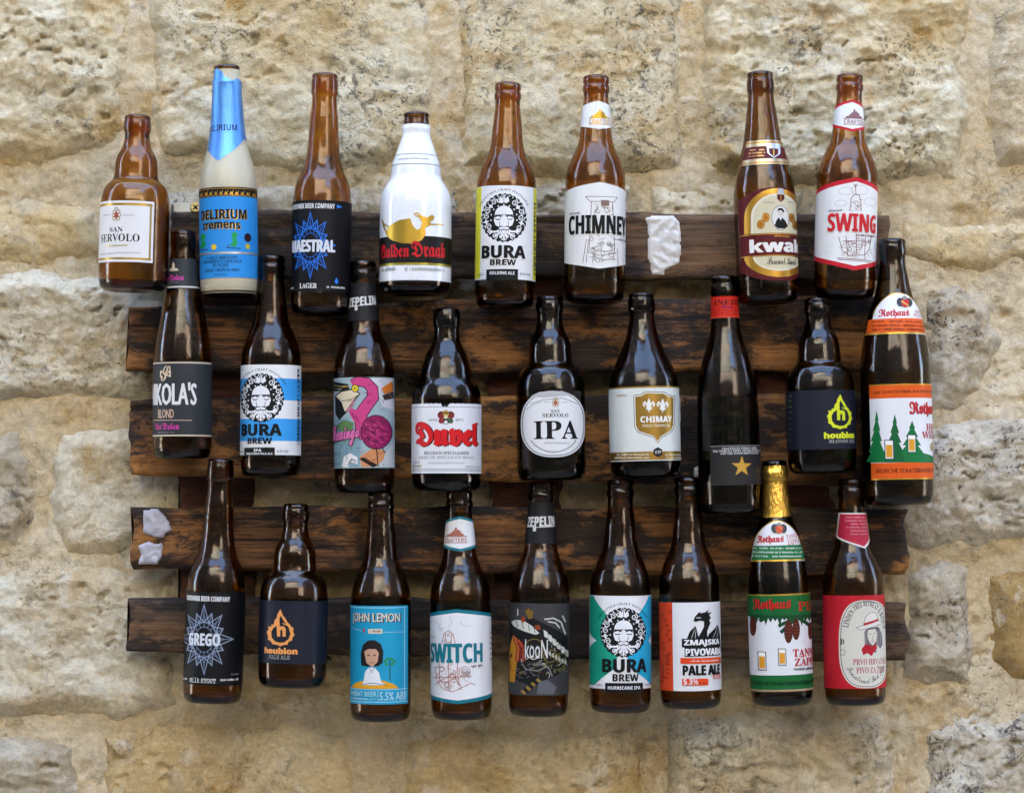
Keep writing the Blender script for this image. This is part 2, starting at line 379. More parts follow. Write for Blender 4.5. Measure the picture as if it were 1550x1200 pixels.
def plank(quad, yf, th, mat, name, seed, rag=.0045):
    """quad = four photo pixels TL, TR, BR, BL on the plane y = yf"""
    P = [at(px, py, yf) for px, py in quad]
    L = (P[1] - P[0]).length; Hh = (P[3] - P[0]).length
    nu = max(6, int(L / .006)); nv = max(6, int(Hh / .0035))
    U, V = np.meshgrid(np.linspace(0, 1, nu), np.linspace(0, 1, nv))
    tl, tr, br, bl = [np.array(p) for p in P]
    pos = ((1 - U)[..., None] * (1 - V)[..., None] * tl + U[..., None] * (1 - V)[..., None] * tr + U[..., None] * V[..., None] * br + (1 - U)[..., None] * V[..., None] * bl)
    X, Z = pos[..., 0].copy(), pos[..., 2].copy()
    du = np.minimum(U, 1 - U) * L; dv = np.minimum(V, 1 - V) * Hh
    # ragged outline
    ez = np.exp(-dv / .010) * np.sign(.5 - V); ex = np.exp(-du / .012) * np.sign(U - .5)
    pos[..., 2] += ez * rag * (fbm(X * 10 + seed, Z * 0 + seed, 3) - .15)
    pos[..., 0] += ex * 2.2 * rag * (fbm(Z * 28 + seed, U * 2 + seed * .7, 3))
    d = np.minimum(du, dv)
    rnd_ = np.clip(1 - d / .003, 0, 1) ** 2 * .0022
    groove = fbm(X * 6 + seed, Z * 130 + seed, 3)
    crack = np.clip(fbm(X * 1.6 + seed * 3, Z * 45 + seed, 2, ridge=True) - .78, 0, 1) * .02
    pos[..., 1] = yf + rnd_ - .0011 * groove + .0012 * fbm(X * 9, Z * 14 + seed, 3) + crack
    front = pos.reshape(-1, 3)
    back = front.copy(); back[:, 1] = yf + th
    n = nu * nv
    idx = np.arange(n).reshape(nv, nu)
    f = np.stack([idx[:-1, :-1], idx[1:, :-1], idx[1:, 1:], idx[:-1, 1:]], -1).reshape(-1, 4).tolist()
    rim = list(idx[0, :]) + list(idx[1:, -1]) + list(idx[-1, -2::-1]) + list(idx[-2:0, 0])
    bv = [front[i] for i in rim]
    verts = front.tolist() + [(p[0], yf + th, p[2]) for p in bv]
    k = len(rim)
    for i in range(k):
        a, b = rim[i], rim[(i + 1) % k]
        f.append((a, b, n + (i + 1) % k, n + i))
    f.append(tuple(range(n, n + k)))
    me = mesh_from(verts, f)
    me.polygons.foreach_set('use_smooth', [True] * (len(me.polygons) - 1) + [False])
    return rel(obj(name, me, mat, rack))
SL = -.050
plank([(258, 317), (1347, 325), (1345, 424), (260, 419)], SL, .021, M_WOOD2, 'slat', 1.3)
plank([(193, 462), (1382, 446), (1380, 563), (195, 564)], SL, .021, M_WOOD, 'slat', 5.1)
plank([(199, 602), (1384, 596), (1383, 736), (199, 722)], SL, .021, M_WOOD, 'slat', 9.7)
plank([(203, 766), (1372, 768), (1370, 872), (202, 863)], SL, .021, M_WOOD, 'slat', 13.9)
plank([(195, 903), (1375, 908), (1374, 1004), (194, 988)], SL, .021, M_WOOD2, 'slat', 18.4)
for q, sd_ in (([(270, 330), (384, 330), (384, 990), (270, 990)], 2.2), ([(742, 330), (850, 330), (850, 990), (742, 990)], 4.4), ([(1145, 330), (1258, 330), (1258, 990), (1145, 990)], 6.6)):
    plank(q, -.0285, .020, M_WOODR, 'stringer', sd_)

# small hardware and residue on the rack ------------------------------------------------
M_ZINC, nt_, b_ = new_mat('galvanised steel'); b_.inputs['Base Color'].default_value = mk(.55, .60, .62); b_.inputs['Metallic'].default_value = .9; b_.inputs['Roughness'].default_value = .38
M_YZINC, nt_, b_ = new_mat('yellow zinc'); b_.inputs['Base Color'].default_value = mk(.75, .62, .25); b_.inputs['Metallic'].default_value = .7; b_.inputs['Roughness'].default_value = .4
M_BLK, nt_, b_ = new_mat('black recess shade'); b_.inputs['Base Color'].default_value = mk(.01, .01, .01)
def bm_obj(name, bm, mat, parent=None, smooth=True):
    me = bpy.data.meshes.new(name); bm.to_mesh(me); bm.free()
    return obj(name, me, mat, parent, smooth)
brk = empty('wall_bracket', at(288, 316, -.03)); tag(brk, 'small galvanised bracket with a yellow cross-head screw on top of the pallet', 'bracket')
bm = bmesh.new()
bmesh.ops.create_cube(bm, size=1, matrix=Matrix.Translation((-.004, 0, .003)) @ Matrix.Diagonal((.030, .034, .0025, 1)))
bmesh.ops.create_cube(bm, size=1, matrix=Matrix.Translation((-.002, -.0155, -.002)) @ Matrix.Diagonal((.026, .0025, .013, 1)))
bmesh.ops.bevel(bm, geom=bm.edges[:], offset=.0008, segments=2, affect='EDGES')
bm_obj('bracket_plate', bm, M_ZINC, brk, False)
bm = bmesh.new(); bmesh.ops.create_cone(bm, cap_ends=True, segments=24, radius1=.0062, radius2=.0045, depth=.004, matrix=Matrix.Translation((.008, -.019, -.001)) @ Matrix.Rotation(R(90), 4, 'X'))
scw = bm_obj('screw', bm, M_YZINC, brk, False)
bm = bmesh.new()
for a in (45, 135):
    bmesh.ops.create_cube(bm, size=1, matrix=Matrix.Translation((.008, -.0211, -.001)) @ Matrix.Rotation(R(a), 4, 'Y') @ Matrix.Diagonal((.0062, .0008, .0016, 1)))
bm_obj('screw_recess_shade', bm, M_BLK, scw, False)  # black bars on the head, painted in for the shaded cross slot

M_PAD, nt_, b_ = new_mat('dried white adhesive'); n_ = N(nt_, 'TexNoise'); n_.inputs['Scale'].default_value = 90; n_.inputs['Detail'].default_value = 5
nt_.links.new(ramp(nt_, [(.35, mk(.52, .49, .44)), (.6, mk(.72, .70, .66))], n_.outputs['Fac']), b_.inputs['Base Color']); b_.inputs['Roughness'].default_value = .8
M_PADG, nt_, b_ = new_mat('greyed adhesive film'); n_ = N(nt_, 'TexNoise'); n_.inputs['Scale'].default_value = 130; n_.inputs['Detail'].default_value = 6
nt_.links.new(ramp(nt_, [(.35, mk(.24, .23, .27)), (.62, mk(.56, .55, .60))], n_.outputs['Fac']), b_.inputs['Base Color']); b_.inputs['Roughness'].default_value = .45
def pad(Z, pts, th, label, seed, flap=None, tint=None):
    poly = [(v.x, v.z) for v in (at(Z[0] + x / Z[2], Z[1] + y / Z[2], SL - th) for x, y in pts)]
    c = (sum(p[0] for p in poly) / len(poly), min(p[1] for p in poly))
    xs = [p[0] for p in poly]; zs = [p[1] for p in poly]
    nx = int((max(xs) - min(xs)) / .0014) + 6; nz = int((max(zs) - min(zs)) / .0014) + 6
    X, Z_ = np.meshgrid(np.linspace(min(xs) - .003, max(xs) + .003, nx), np.linspace(min(zs) - .003, max(zs) + .003, nz))
    d = poly_dist(X + .0012 * fbm(X * 150, Z_ * 150, 3), Z_ + .0012 * fbm(X * 150 + 9, Z_ * 150, 3), poly)
    t = np.clip((d + .001) / .003, 0, 1)
    H = th * (t * (2 - t)) + .0028 * t * (fbm(X * 70 + seed, Z_ * 70, 4, ridge=True) - .4) - .001
    v = np.stack([X - c[0], -H, Z_ - c[1]], -1).reshape(-1, 3); idx = np.arange(nx * nz).reshape(nz, nx)
    f = np.stack([idx[:-1, :-1], idx[:-1, 1:], idx[1:, 1:], idx[1:, :-1]], -1).reshape(-1, 4); k = (d > -.001).reshape(-1); f = f[k[f].all(1)]
    used = np.unique(f); rm = -np.ones(len(v), int); rm[used] = np.arange(len(used)); v = v[used]; f = rm[f]
    o = obj('adhesive_pad', mesh_from(v.tolist(), f.tolist()), M_PADG if seed in (5, 8) else M_PAD, None, True)
    o.location = (c[0], SL, c[1])
    return tag(o, label, 'adhesive pad', 'adhesive scraps left on the pallet')
Z4 = (960, 80, 3); Z11 = (180, 680, 2.857)
pad(Z4, [(50, 752), (78, 742), (180, 740), (208, 770), (212, 900), (200, 955), (140, 985), (132, 1006), (82, 1006), (76, 965), (62, 935), (66, 800)], .003, 'torn white dried adhesive patch on the topmost pallet slat', 3)
pad(Z11, [(106, 262), (168, 258), (205, 300), (226, 345), (186, 382), (150, 376), (104, 362)], .004, 'folded pale adhesive scrap at the end of the fourth slat, upper one', 5)
pad(Z11, [(82, 415), (130, 398), (150, 412), (182, 408), (186, 460), (165, 495), (82, 496), (92, 455)], .0035, 'crumpled grey adhesive scrap at the end of the fourth slat, lower one', 8)
pad((1030, 400, 3), [(58, 925), (84, 912), (90, 962), (66, 966)], .004, 'tiny white adhesive scrap behind the dark tall bottle with a star', 11)
# ------------------------------------------------------------------ bottles: profiles, glass, labels
def glass_mat(name, sigma):
    """clear glass whose colour comes from absorption along the way through it (per metre, r g b)"""
    m, nt, b = new_mat(name)
    b.inputs['Base Color'].default_value = mk(1, 1, 1); b.inputs['Transmission Weight'].default_value = 1
    b.inputs['Roughness'].default_value = 0.0; b.inputs['IOR'].default_value = 1.5
    sm = N(nt, 'TexNoise'); sm.inputs['Scale'].default_value = 38; sm.inputs['Detail'].default_value = 7; sm.inputs['Roughness'].default_value = .7
    nt.links.new(ramp(nt, [(.45, (0, 0, 0)), (.8, (.035, .035, .035))], sm.outputs['Fac']), b.inputs['Roughness'])
    n = N(nt, 'TexNoise'); n.inputs['Scale'].default_value = 45; n.inputs['Detail'].default_value = 2
    bp = N(nt, 'Bump'); bp.inputs['Strength'].default_value = .10; bp.inputs['Distance'].default_value = .001
    nt.links.new(n.outputs['Fac'], bp.inputs['Height']); nt.links.new(bp.outputs[0], b.inputs['Normal'])
    d = max(sigma) * 1.02; va = N(nt, 'VolumeAbsorption'); va.inputs['Density'].default_value = d
    va.inputs['Color'].default_value = tuple(1 - s / d for s in sigma) + (1,)
    nt.links.new(va.outputs[0], nt.nodes['Material Output'].inputs['Volume'])
    return m
G_AMBER = glass_mat('amber glass', (160, 350, 1150))
G_BROWN = glass_mat('brown glass', (260, 450, 1150))
G_DARK = glass_mat('dark brown glass', (480, 640, 1100))
def coat_mat(name, col, rough, speckle=None, metal=0.0, crinkle=0.0):
    m, nt, b = new_mat(name)
    b.inputs['Base Color'].default_value = col; b.inputs['Roughness'].default_value = rough; b.inputs['Metallic'].default_value = metal
    if speckle:
        n = N(nt, 'TexNoise'); n.inputs['Scale'].default_value = 900 if rough > .2 else 40; n.inputs['Detail'].default_value = 3
        n2 = N(nt, 'TexNoise'); n2.inputs['Scale'].default_value = 60; n2.inputs['Detail'].default_value = 4
        c = mixc(nt, ramp(nt, [(.58, (0, 0, 0)), (.68, (.6, .6, .6))], n.outputs['Fac']), col, speckle)
        c = mixc(nt, ramp(nt, [(.4, (0, 0, 0)), (.7, (.35, .35, .35))], n2.outputs['Fac']), c, speckle)
        nt.links.new(c, b.inputs['Base Color'])
    if crinkle:
        tc = N(nt, 'TexCoord'); mp = N(nt, 'Mapping'); mp.inputs['Scale'].default_value = (1, 1, .35)
        nt.links.new(tc.outputs['Object'], mp.inputs['Vector'])
        n = N(nt, 'TexNoise'); n.inputs['Scale'].default_value = 420; n.inputs['Detail'].default_value = 4; n.inputs['Distortion'].default_value = .6
        nt.links.new(mp.outputs[0], n.inputs['Vector'])
        bp = N(nt, 'Bump'); bp.inputs['Strength'].default_value = crinkle; bp.inputs['Distance'].default_value = .0012
        nt.links.new(n.outputs['Fac'], bp.inputs['Height']); nt.links.new(bp.outputs[0], b.inputs['Normal'])
    return m
C_STONE = coat_mat('speckled stoneware coating', mk(.52, .47, .33), .35, mk(.36, .31, .20))
C_WHITE = coat_mat('white enamel coating', mk(.80, .81, .82), .14, mk(.66, .66, .64))
FOIL_BLUE = coat_mat('blue foil', mk(.10, .30, .72), .36, None, .75, .45)
FOIL_GOLD = coat_mat('gold foil', mk(.80, .50, .10), .26, None, 1.0, .8)

PROFILES = {  # (zoom y, half width) read off the photograph, mouth to heel
 'stein': (288, 1082, 157, [(288,52),(292,58),(300,60),(308,58),(314,61),(340,63),(355,62),(365,57),(385,57),(430,66),(470,86),(500,95),(540,98),(575,102),(592,117),(610,135),(650,151),(700,157)]),
 'duvel': (293, 1118, 158, [(293,50),(298,57),(306,58),(314,60),(345,63),(370,62),(382,57),(430,60),(470,78),(490,90),(550,112),(610,124),(650,145),(700,157)]),
 'gulden': (275, 1098, 163, [(275,52),(279,59),(286,60),(294,56),(326,59),(332,62),(340,65),(356,65),(366,61),(400,70),(460,91),(520,110),(575,116),(600,132),(625,147),(650,156),(700,162)]),
 'long': (110, 1128, 137, [(110,50),(114,58),(125,60),(140,60),(148,55),(154,60),(165,62),(178,62),(188,57),(200,57),(300,66),(400,77),(440,90),(460,100),(520,124),(580,136)]),
 'longc': (98, 1190, 134, [(98,50),(102,58),(112,59),(120,57),(128,60),(170,62),(188,62),(196,57),(205,56),(300,64),(400,70),(480,78),(540,95),(590,119),(640,130),(690,134)]),
 'delirium': (60, 1108, 131, [(60,50),(64,58),(76,59),(86,57),(130,63),(140,66),(148,65),(250,69),(340,76),(430,91),(500,110),(560,124),(620,131)]),
 'kwak': (90, 1138, 141, [(90,50),(94,59),(108,60),(118,57),(126,61),(170,63),(180,60),(190,59),(300,72),(400,86),(500,112),(600,135),(660,141)]),
 'nikola': (32, 1062, 133, [(32,50),(36,57),(46,58),(52,56),(58,58),(96,58),(104,55),(160,60),(290,73),(400,100),(500,120),(600,131),(680,133)]),
 'chimay': (133, 968, 160, [(133,50),(137,57),(147,58),(153,57),(160,61),(200,63),(215,61),(225,56),(300,67),(400,102),(480,140),(520,154),(560,159)]),
 'inedit': (55, 1130, 142, [(55,50),(59,58),(74,60),(84,57),(94,58),(104,62),(140,63),(160,61),(280,67),(350,83),(420,105),(500,125),(600,138),(800,142)]),
 'weizen': (35, 1130, 145, [(35,48),(39,55),(50,57),(56,55),(64,58),(96,58),(106,53),(120,52),(190,62),(260,76),(350,108),(430,126),(520,140),(600,145)]),
 'tannen': (22, 1128, 141, [(22,48),(26,55),(36,56),(46,56),(60,58),(75,62),(100,62),(112,57),(200,64),(277,72),(350,98),(420,113),(500,128),(600,139),(650,141)]),
}
def pchip(x, y, xq):
    x = np.array(x, float); y = np.array(y, float); h = np.diff(x); dl = np.diff(y) / h
    m = np.zeros_like(y); m[0] = dl[0]; m[-1] = dl[-1]
    for i in range(1, len(x) - 1):
        if dl[i - 1] * dl[i] > 0:
            w1 = 2 * h[i] + h[i - 1]; w2 = h[i] + 2 * h[i - 1]
            m[i] = (w1 + w2) / (w1 / dl[i - 1] + w2 / dl[i])
    k = np.clip(np.searchsorted(x, xq) - 1, 0, len(h) - 1)
    t = (xq - x[k]) / h[k]
    return (2 * t ** 3 - 3 * t ** 2 + 1) * y[k] + (t ** 3 - 2 * t ** 2 + t) * h[k] * m[k] + (-2 * t ** 3 + 3 * t ** 2) * y[k + 1] + (t ** 3 - t ** 2) * h[k] * m[k + 1]

def lathe(prof, seg=72):
    """closed profile (r, z) from axis to axis -> mesh"""
    v = []; f = []; ring = []
    for r, z in prof:
        if r < 1e-6: ring.append([len(v)]); v.append((0, 0, z))
        else:
            ring.append(list(range(len(v), len(v) + seg)))
            v += [(r * math.cos(2 * math.pi * i / seg), r * math.sin(2 * math.pi * i / seg), z) for i in range(seg)]
    for a, b in zip(ring[:-1], ring[1:]):
        if len(a) == 1 and len(b) == 1: continue
        for i in range(seg):
            j = (i + 1) % seg
            if len(a) == 1: f.append((a[0], b[j], b[i]))
            elif len(b) == 1: f.append((a[i], a[j], b[0]))
            else: f.append((a[i], a[j], b[j], b[i]))
    return mesh_from(v, f)

DTH = R(3); DS = .0022
_mats = {}
def ink(h, metal=0.0, rough=.5):
    k = (h, metal, rough)
    if k not in _mats:
        m, nt, b = new_mat('ink ' + h)
        b.inputs['Base Color'].default_value = lin(h); b.inputs['Metallic'].default_value = metal; b.inputs['Roughness'].default_value = rough
        if metal == 0:
            b.inputs['Specular IOR Level'].default_value = .22
            n = N(nt, 'TexNoise'); n.inputs['Scale'].default_value = 120; n.inputs['Detail'].default_value = 4
            c = mixc(nt, 1.0, lin(h), ramp(nt, [(.3, (.88, .87, .86)), (.65, (1, 1, 1))], n.outputs['Fac']), 'MULTIPLY')
            nt.links.new(c, b.inputs['Base Color'])
        _mats[k] = m
    return _mats[k]
def gold(h='b8862f'): return ink(h, .75, .35)
def silver(h='c9ccd2'): return ink(h, .8, .35)

try:
    MATHFONT = bpy.data.fonts.load(os.path.join(bpy.utils.system_resource('DATAFILES'), 'fonts', 'NotoSansMath-Regular.woff2'))
except Exception:
    MATHFONT = None
STY = {'serif': (0x1d400, 0x1d41a, 0x1d7ce), 'frak': (0x1d56c, 0x1d586, 0), 'script': (0x1d4d0, 0x1d4ea, 0), 'bold': (0x1d5d4, 0x1d5ee, 0x1d7ec), 'ital': (0x1d468, 0x1d482, 0), 'mono': (0x1d670, 0x1d68a, 0x1d7f6)}
_tc = {}
def glyphs(s, style):
    k = (s, style)
    if k not in _tc:
        c = bpy.data.curves.new('t', 'FONT'); c.resolution_u = 2
        if style in STY:
            s = s.replace('Ä', 'A').replace('À', 'A').replace('Ž', 'Z')
            u, l, d = STY[style]; o = ''
            for ch in s:
                if 'A' <= ch <= 'Z': o += chr(u + ord(ch) - 65)
                elif 'a' <= ch <= 'z': o += chr(l + ord(ch) - 97)
                elif d and ch.isdigit(): o += chr(d + ord(ch) - 48)
                else: o += ch
            c.body = o
            if MATHFONT: c.font = MATHFONT
        else: c.body = s
        ob = bpy.data.objects.new('t', c); me = ob.to_mesh()
        v = np.zeros(len(me.vertices) * 3); me.vertices.foreach_get('co', v); v = v.reshape(-1, 3)[:, :2]
        f = [tuple(p.vertices) for p in me.polygons]
        ob.to_mesh_clear(); bpy.data.objects.remove(ob); bpy.data.curves.remove(c)
        if len(v) == 0: v = np.zeros((1, 2))
        _tc[k] = (v, f)
    return _tc[k]

class Bottle:
    def __init__(s, label, typ, Z, top, bot, hw, glass, group=None, coat=None):
        s.Z = Z; pt = lambda p: (Z[0] + p[0] / Z[2], Z[1] + p[1] / Z[2])
        s.tp, s.bp = pt(top), pt(bot)
        R0 = hw / Z[2] * .6623e-3
        y = SL - R0 - .0006
        P0, P1 = at(*s.bp, y), at(*s.tp, y)
        s.H = math.hypot(P1.x - P0.x, P1.z - P0.z); lean = math.atan2(P1.x - P0.x, P1.z - P0.z)
        n = np.array([s.tp[0] - s.bp[0], s.bp[1] - s.tp[1]]); s.plen = np.hypot(*n); s.n = n / s.plen
        s.R0 = R0
        T, B, W, pr = PROFILES[typ]
        hh = s.H / (B - T)
        zz = [(B - yy) * hh for yy, _ in pr][::-1]; rr = [q / W * R0 for _, q in pr][::-1]
        low = [(0, .80), (.0012, .87), (.003, .925), (.006, .965), (.010, .988), (.016, 1.0)]
        zs = [a for a, _ in low] + zz; rs = [b * R0 for _, b in low] + rr
        s.zq = np.unique(np.concatenate([np.linspace(0, .016, 8), np.linspace(.016, s.H, 90), np.array(zs)]))
        s.rq = pchip(zs, rs, s.zq)
        th = .0026
        outer = [(0, .0035), (R0 * .55, .0022), (R0 * .74, 0)] + list(zip(s.rq, s.zq))
        rl = s.rq[-1]
        top_ = [(rl - .0016, s.H + .0007), (rl - .0032, s.H - .0004)]
        inn = [(max(r - th - (.0012 if z > s.H - .02 else 0), .006), z) for r, z in zip(s.rq, s.zq) if .006 < z < s.H - .003][::-1]
        inn = [p for i, p in enumerate(inn) if i % 2 == 0]
        prof = outer + top_ + inn + [(R0 * .6, .0055), (0, .0075)]
        s.root = empty('beer_bottle', P0, (0, lean, 0)); tag(s.root, label, 'bottle', 'beer bottles mounted on the pallet')
        s.glass = obj('glass_body', lathe(prof), glass, s.root, True)
        s.coat = coat
    def r(s, z): return np.interp(z, s.zq, s.rq)
    def loc(s, x, y):
        px, py = s.Z[0] + x / s.Z[2], s.Z[1] + y / s.Z[2]
        v = np.array([px - s.bp[0], s.bp[1] - py]); k = s.H / s.plen
        return (v[0] * s.n[1] - v[1] * s.n[0]) * k, (v @ s.n) * k
    def th(s, a, z):
        q = a / float(s.r(z)); aq = abs(q)
        if aq > .95: return math.copysign(math.asin(.95) + (aq - .95) * 2.2, q)
        return math.asin(q)
    def ts(s, x, y):
        a, z = s.loc(x, y); return s.th(a, z), z
    def band(s, name, y0, y1, mat, off=.0003, closed=True):
        """a coating or foil that goes right round between two zoom heights"""
        z0 = s.loc(0, max(y0, y1))[1]; z1 = s.loc(0, min(y0, y1))[1]
        # heights along the axis itself
        cx = lambda yy: s.axx(yy)
        z0 = s.loc(cx(max(y0, y1)), max(y0, y1))[1]; z1 = s.loc(cx(min(y0, y1)), min(y0, y1))[1]
        zz = np.linspace(z0, z1, 60); rr = s.r(zz) + off
        v = []; f = []; seg = 72
        for r, z in zip(rr, zz): v += [(r * math.cos(2 * math.pi * i / seg), r * math.sin(2 * math.pi * i / seg), z) for i in range(seg)]
        for k in range(len(zz) - 1):
            for i in range(seg):
                j = (i + 1) % seg; f.append((k * seg + i, k * seg + j, (k + 1) * seg + j, (k + 1) * seg + i))
        return obj(name, mesh_from(v, f), mat, s.root, True)
    def axx(s, y):
        """zoom x of the axis at zoom height y"""
        py = s.Z[1] + y / s.Z[2]; t = (s.bp[1] - py) / (s.bp[1] - s.tp[1])
        return (s.bp[0] + (s.tp[0] - s.bp[0]) * t - s.Z[0]) * s.Z[2]

class Art:
    """paper label with printed layers; every coordinate is a zoom pixel of the photograph turned into angle and height on the bottle"""
    def __init__(s, b, name='label', off=.0003):
        s.b = b; s.name = name; s.k = 0; s.off = off; s.d = {}; s.mi = {}; s.dx = s.dy = 0; s.curve = None
    def _add(s, key, pts, tris, mat):
        o = s.off + s.k * 7e-6; s.k += 1
        V, F, M = s.d.setdefault(key, ([], [], []))
        n = len(V); V += [(t, z, o) for t, z in pts]
        F += [tuple(n + i for i in f) for f in tris]; M += [mat] * len(tris)
    def _fill(s, key, pts, mat):
        from mathutils.geometry import tessellate_polygon
        t = tessellate_polygon([[Vector((p[0], p[1] * 30, 0)) for p in pts]])
        s._add(key, pts, t, mat)
    def poly(s, pts, mat, key='emblem'): s._fill(key, [s.b.ts(x, y) for x, y in pts], mat); return s
    def rect(s, x0, y0, x1, y1, mat, key='emblem'):
        ax = s.b.axx; m = s.b.axx((y0 + y1) / 2)
        sh = lambda x, y: x + ax(y) - m
        return s.poly([(sh(x0, y0), y0), (sh(x1, y0), y0), (sh(x1, y1), y1), (sh(x0, y1), y1)], mat, key)
    def wrap(s, y0, y1, d0, d1, mat, key='base', top=None, bot=None):
        """paper between two heights and two angles (degrees); top / bot: height change (zoom px, up positive) as a function of angle"""
        cx = s.b.axx; k = s.b.H / s.b.plen / s.b.Z[2]
        z1 = s.b.loc(cx(y0), y0)[1]; z0 = s.b.loc(cx(y1), y1)[1]
        n = max(2, int((d1 - d0) / 2)); A = [d0 + (d1 - d0) * i / n for i in range(n + 1)]
        up = [(R(a), z1 + (top(a) * k if top else 0)) for a in A]; dn = [(R(a), z0 + (bot(a) * k if bot else 0)) for a in A]
        pts = up + dn[::-1]; m = n + 1
        s._add(key, pts, [(i, i + 1, 2 * m - 2 - i, 2 * m - 1 - i) for i in range(n)], mat); return s
    def disc(s, cx, cy, rx, ry, mat, key='emblem', n=28, wob=0, a0=0, a1=360):
        A = [R(a0 + (a1 - a0) * i / n) for i in range(n if a1 - a0 == 360 else n + 1)]
        return s.poly([(cx + rx * (1 + wob * (i % 2)) * math.cos(a), cy - ry * (1 + wob * (i % 2)) * math.sin(a)) for i, a in enumerate(A)], mat, key)
    def line(s, pts, w, mat, key='emblem', closed=False):
        P = [np.array(p, float) for p in pts]; n = len(P); L, Rr = [], []
        for i in range(n):
            a = P[i - 1] if (i or closed) else None; c = P[(i + 1) % n] if (i < n - 1 or closed) else None
            d0 = (P[i] - a) if a is not None else (c - P[i]); d1 = (c - P[i]) if c is not None else d0
            d0 = d0 / (np.hypot(*d0) + 1e-9); d1 = d1 / (np.hypot(*d1) + 1e-9)
            t = d0 + d1; t = t / (np.hypot(*t) + 1e-9) if np.hypot(*t) > .3 else d0
            nn = np.array([-t[1], t[0]]); m = 1 / max(.5, abs(nn @ np.array([-d0[1], d0[0]])))
            ww = w if not callable(w) else w(i / (n - 1))
            L.append(P[i] + nn * ww / 2 * m); Rr.append(P[i] - nn * ww / 2 * m)
        pts = [s.b.ts(*p) for p in L + Rr]
        q = [(i, (i + 1) % n, n + (i + 1) % n, n + i) for i in range(n if closed else n - 1)]
        s._add(key, pts, q, mat); return s
    def ring(s, cx, cy, rx, ry, w, mat, key='emblem', n=36): return s.line([(cx + rx * math.cos(2 * math.pi * i / n), cy + ry * math.sin(2 * math.pi * i / n)) for i in range(n)], w, mat, key, True)
    def text(s, t, style, x0, y0, x1, y1, mat, bold=0.0, key='lettering', arch=0.0, slope=0.0):
        if bold > 0:
            e = bold * (y1 - y0) * .9
            for ddx, ddy in ((-e, 0), (e, 0), (0, -e * .7), (0, e * .7)): s.text(t, style, x0 + e + ddx, y0 + e * .7 + ddy, x1 - e + ddx, y1 - e * .7 + ddy, mat, 0, key, arch, slope)
            return s
        v, f = glyphs(t, style)
        lo, hi = v.min(0), v.max(0); q = (v - lo) / np.maximum(hi - lo, 1e-6)
        xm, ym = (x0 + x1) / 2, (y0 + y1) / 2
        zt = s.b.loc(xm, y0)[1]; zb = s.b.loc(xm, y1)[1]; zm = (zt + zb) / 2
        t0 = s.b.th(s.b.loc(x0, ym)[0], zm); t1 = s.b.th(s.b.loc(x1, ym)[0], zm)
        k = s.b.H / s.b.plen / s.b.Z[2]
        pts = [(t0 + (t1 - t0) * a, zb + (zt - zb) * c + k * (arch * (1 - (2 * a - 1) ** 2) + slope * (a - .5))) for a, c in q]
        s._add(key, pts, f, mat); return s
    def arctext(s, t, style, cx, cy, rx, ry, a0, a1, h, mat, bold=0.0, key='lettering', inside=False):
        """letters along an ellipse, angle in degrees (90 = up), a0 -> a1; inside=True for text read along the bottom"""
        v, f = glyphs(t, style); lo, hi = v.min(0), v.max(0); q = (v - lo) / np.maximum(hi - lo, 1e-6)
        pts = []
        for a, c in q:
            an = R(a0 + (a1 - a0) * a); e = (c - .5) * h * (-1 if inside else 1)
            pts.append(s.b.ts(cx + (rx + e) * math.cos(an), cy - (ry + e) * math.sin(an)))
        s._add(key, pts, f, mat); return s
    def done(s, base_extra=()):
        b = s.b; lab = None
        keys = sorted(s.d, key=lambda k: k != 'base')
        for key in keys:
            V, F, M = s.d[key]
            mats = []; [mats.append(m) for m in M if m not in mats]
            me = mesh_from([(t, z * 30, o * 30) for t, z, o in V], F)
            for p, m in zip(me.polygons, M): p.material_index = mats.index(m)
            bm = bmesh.new(); bm.from_mesh(me); bpy.data.meshes.remove(me)
            ts = [v[0] for v in V]; zs = [v[1] for v in V]
            for i in range(math.ceil(min(ts) / DTH), math.floor(max(ts) / DTH) + 1):
                bmesh.ops.bisect_plane(bm, geom=bm.verts[:] + bm.edges[:] + bm.faces[:], dist=1e-6, plane_co=(i * DTH, 0, 0), plane_no=(1, 0, 0))
            zg = np.arange(math.floor(min(zs) / DS), math.ceil(max(zs) / DS) + 1) * DS; rg = b.r(zg)
            lin_ = np.interp(zg, [zg[0], zg[-1]], [rg[0], rg[-1]])
            if np.abs(lin_ - rg).max() > 3e-5:
                for zc in zg:
                    if min(zs) < zc < max(zs): bmesh.ops.bisect_plane(bm, geom=bm.verts[:] + bm.edges[:] + bm.faces[:], dist=1e-6, plane_co=(0, zc * 30, 0), plane_no=(0, 1, 0))
            bmesh.ops.triangulate(bm, faces=[f for f in bm.faces if len(f.verts) > 4])
            co = np.array([v.co for v in bm.verts]); t = co[:, 0]; z = co[:, 1] / 30; o = co[:, 2] / 30
            r = np.interp(z, zg, rg) + o
            k = np.floor(t / DTH + 1e-5); u = t / DTH - k
            x = r * ((1 - u) * np.sin(k * DTH) + u * np.sin((k + 1) * DTH)); y = -r * ((1 - u) * np.cos(k * DTH) + u * np.cos((k + 1) * DTH))
            for v, X, Y, Zz in zip(bm.verts, x, y, z): v.co = (X, Y, Zz)
            bm.normal_update()
            me = bpy.data.meshes.new(key); bm.to_mesh(me); bm.free()
            # face outwards
            nrm = np.zeros(len(me.polygons) * 3); me.polygons.foreach_get('normal', nrm); ctr = np.zeros(len(me.polygons) * 3); me.polygons.foreach_get('center', ctr)
            nrm = nrm.reshape(-1, 3); ctr = ctr.reshape(-1, 3)
            bad = (nrm[:, 0] * ctr[:, 0] + nrm[:, 1] * ctr[:, 1]) < 0
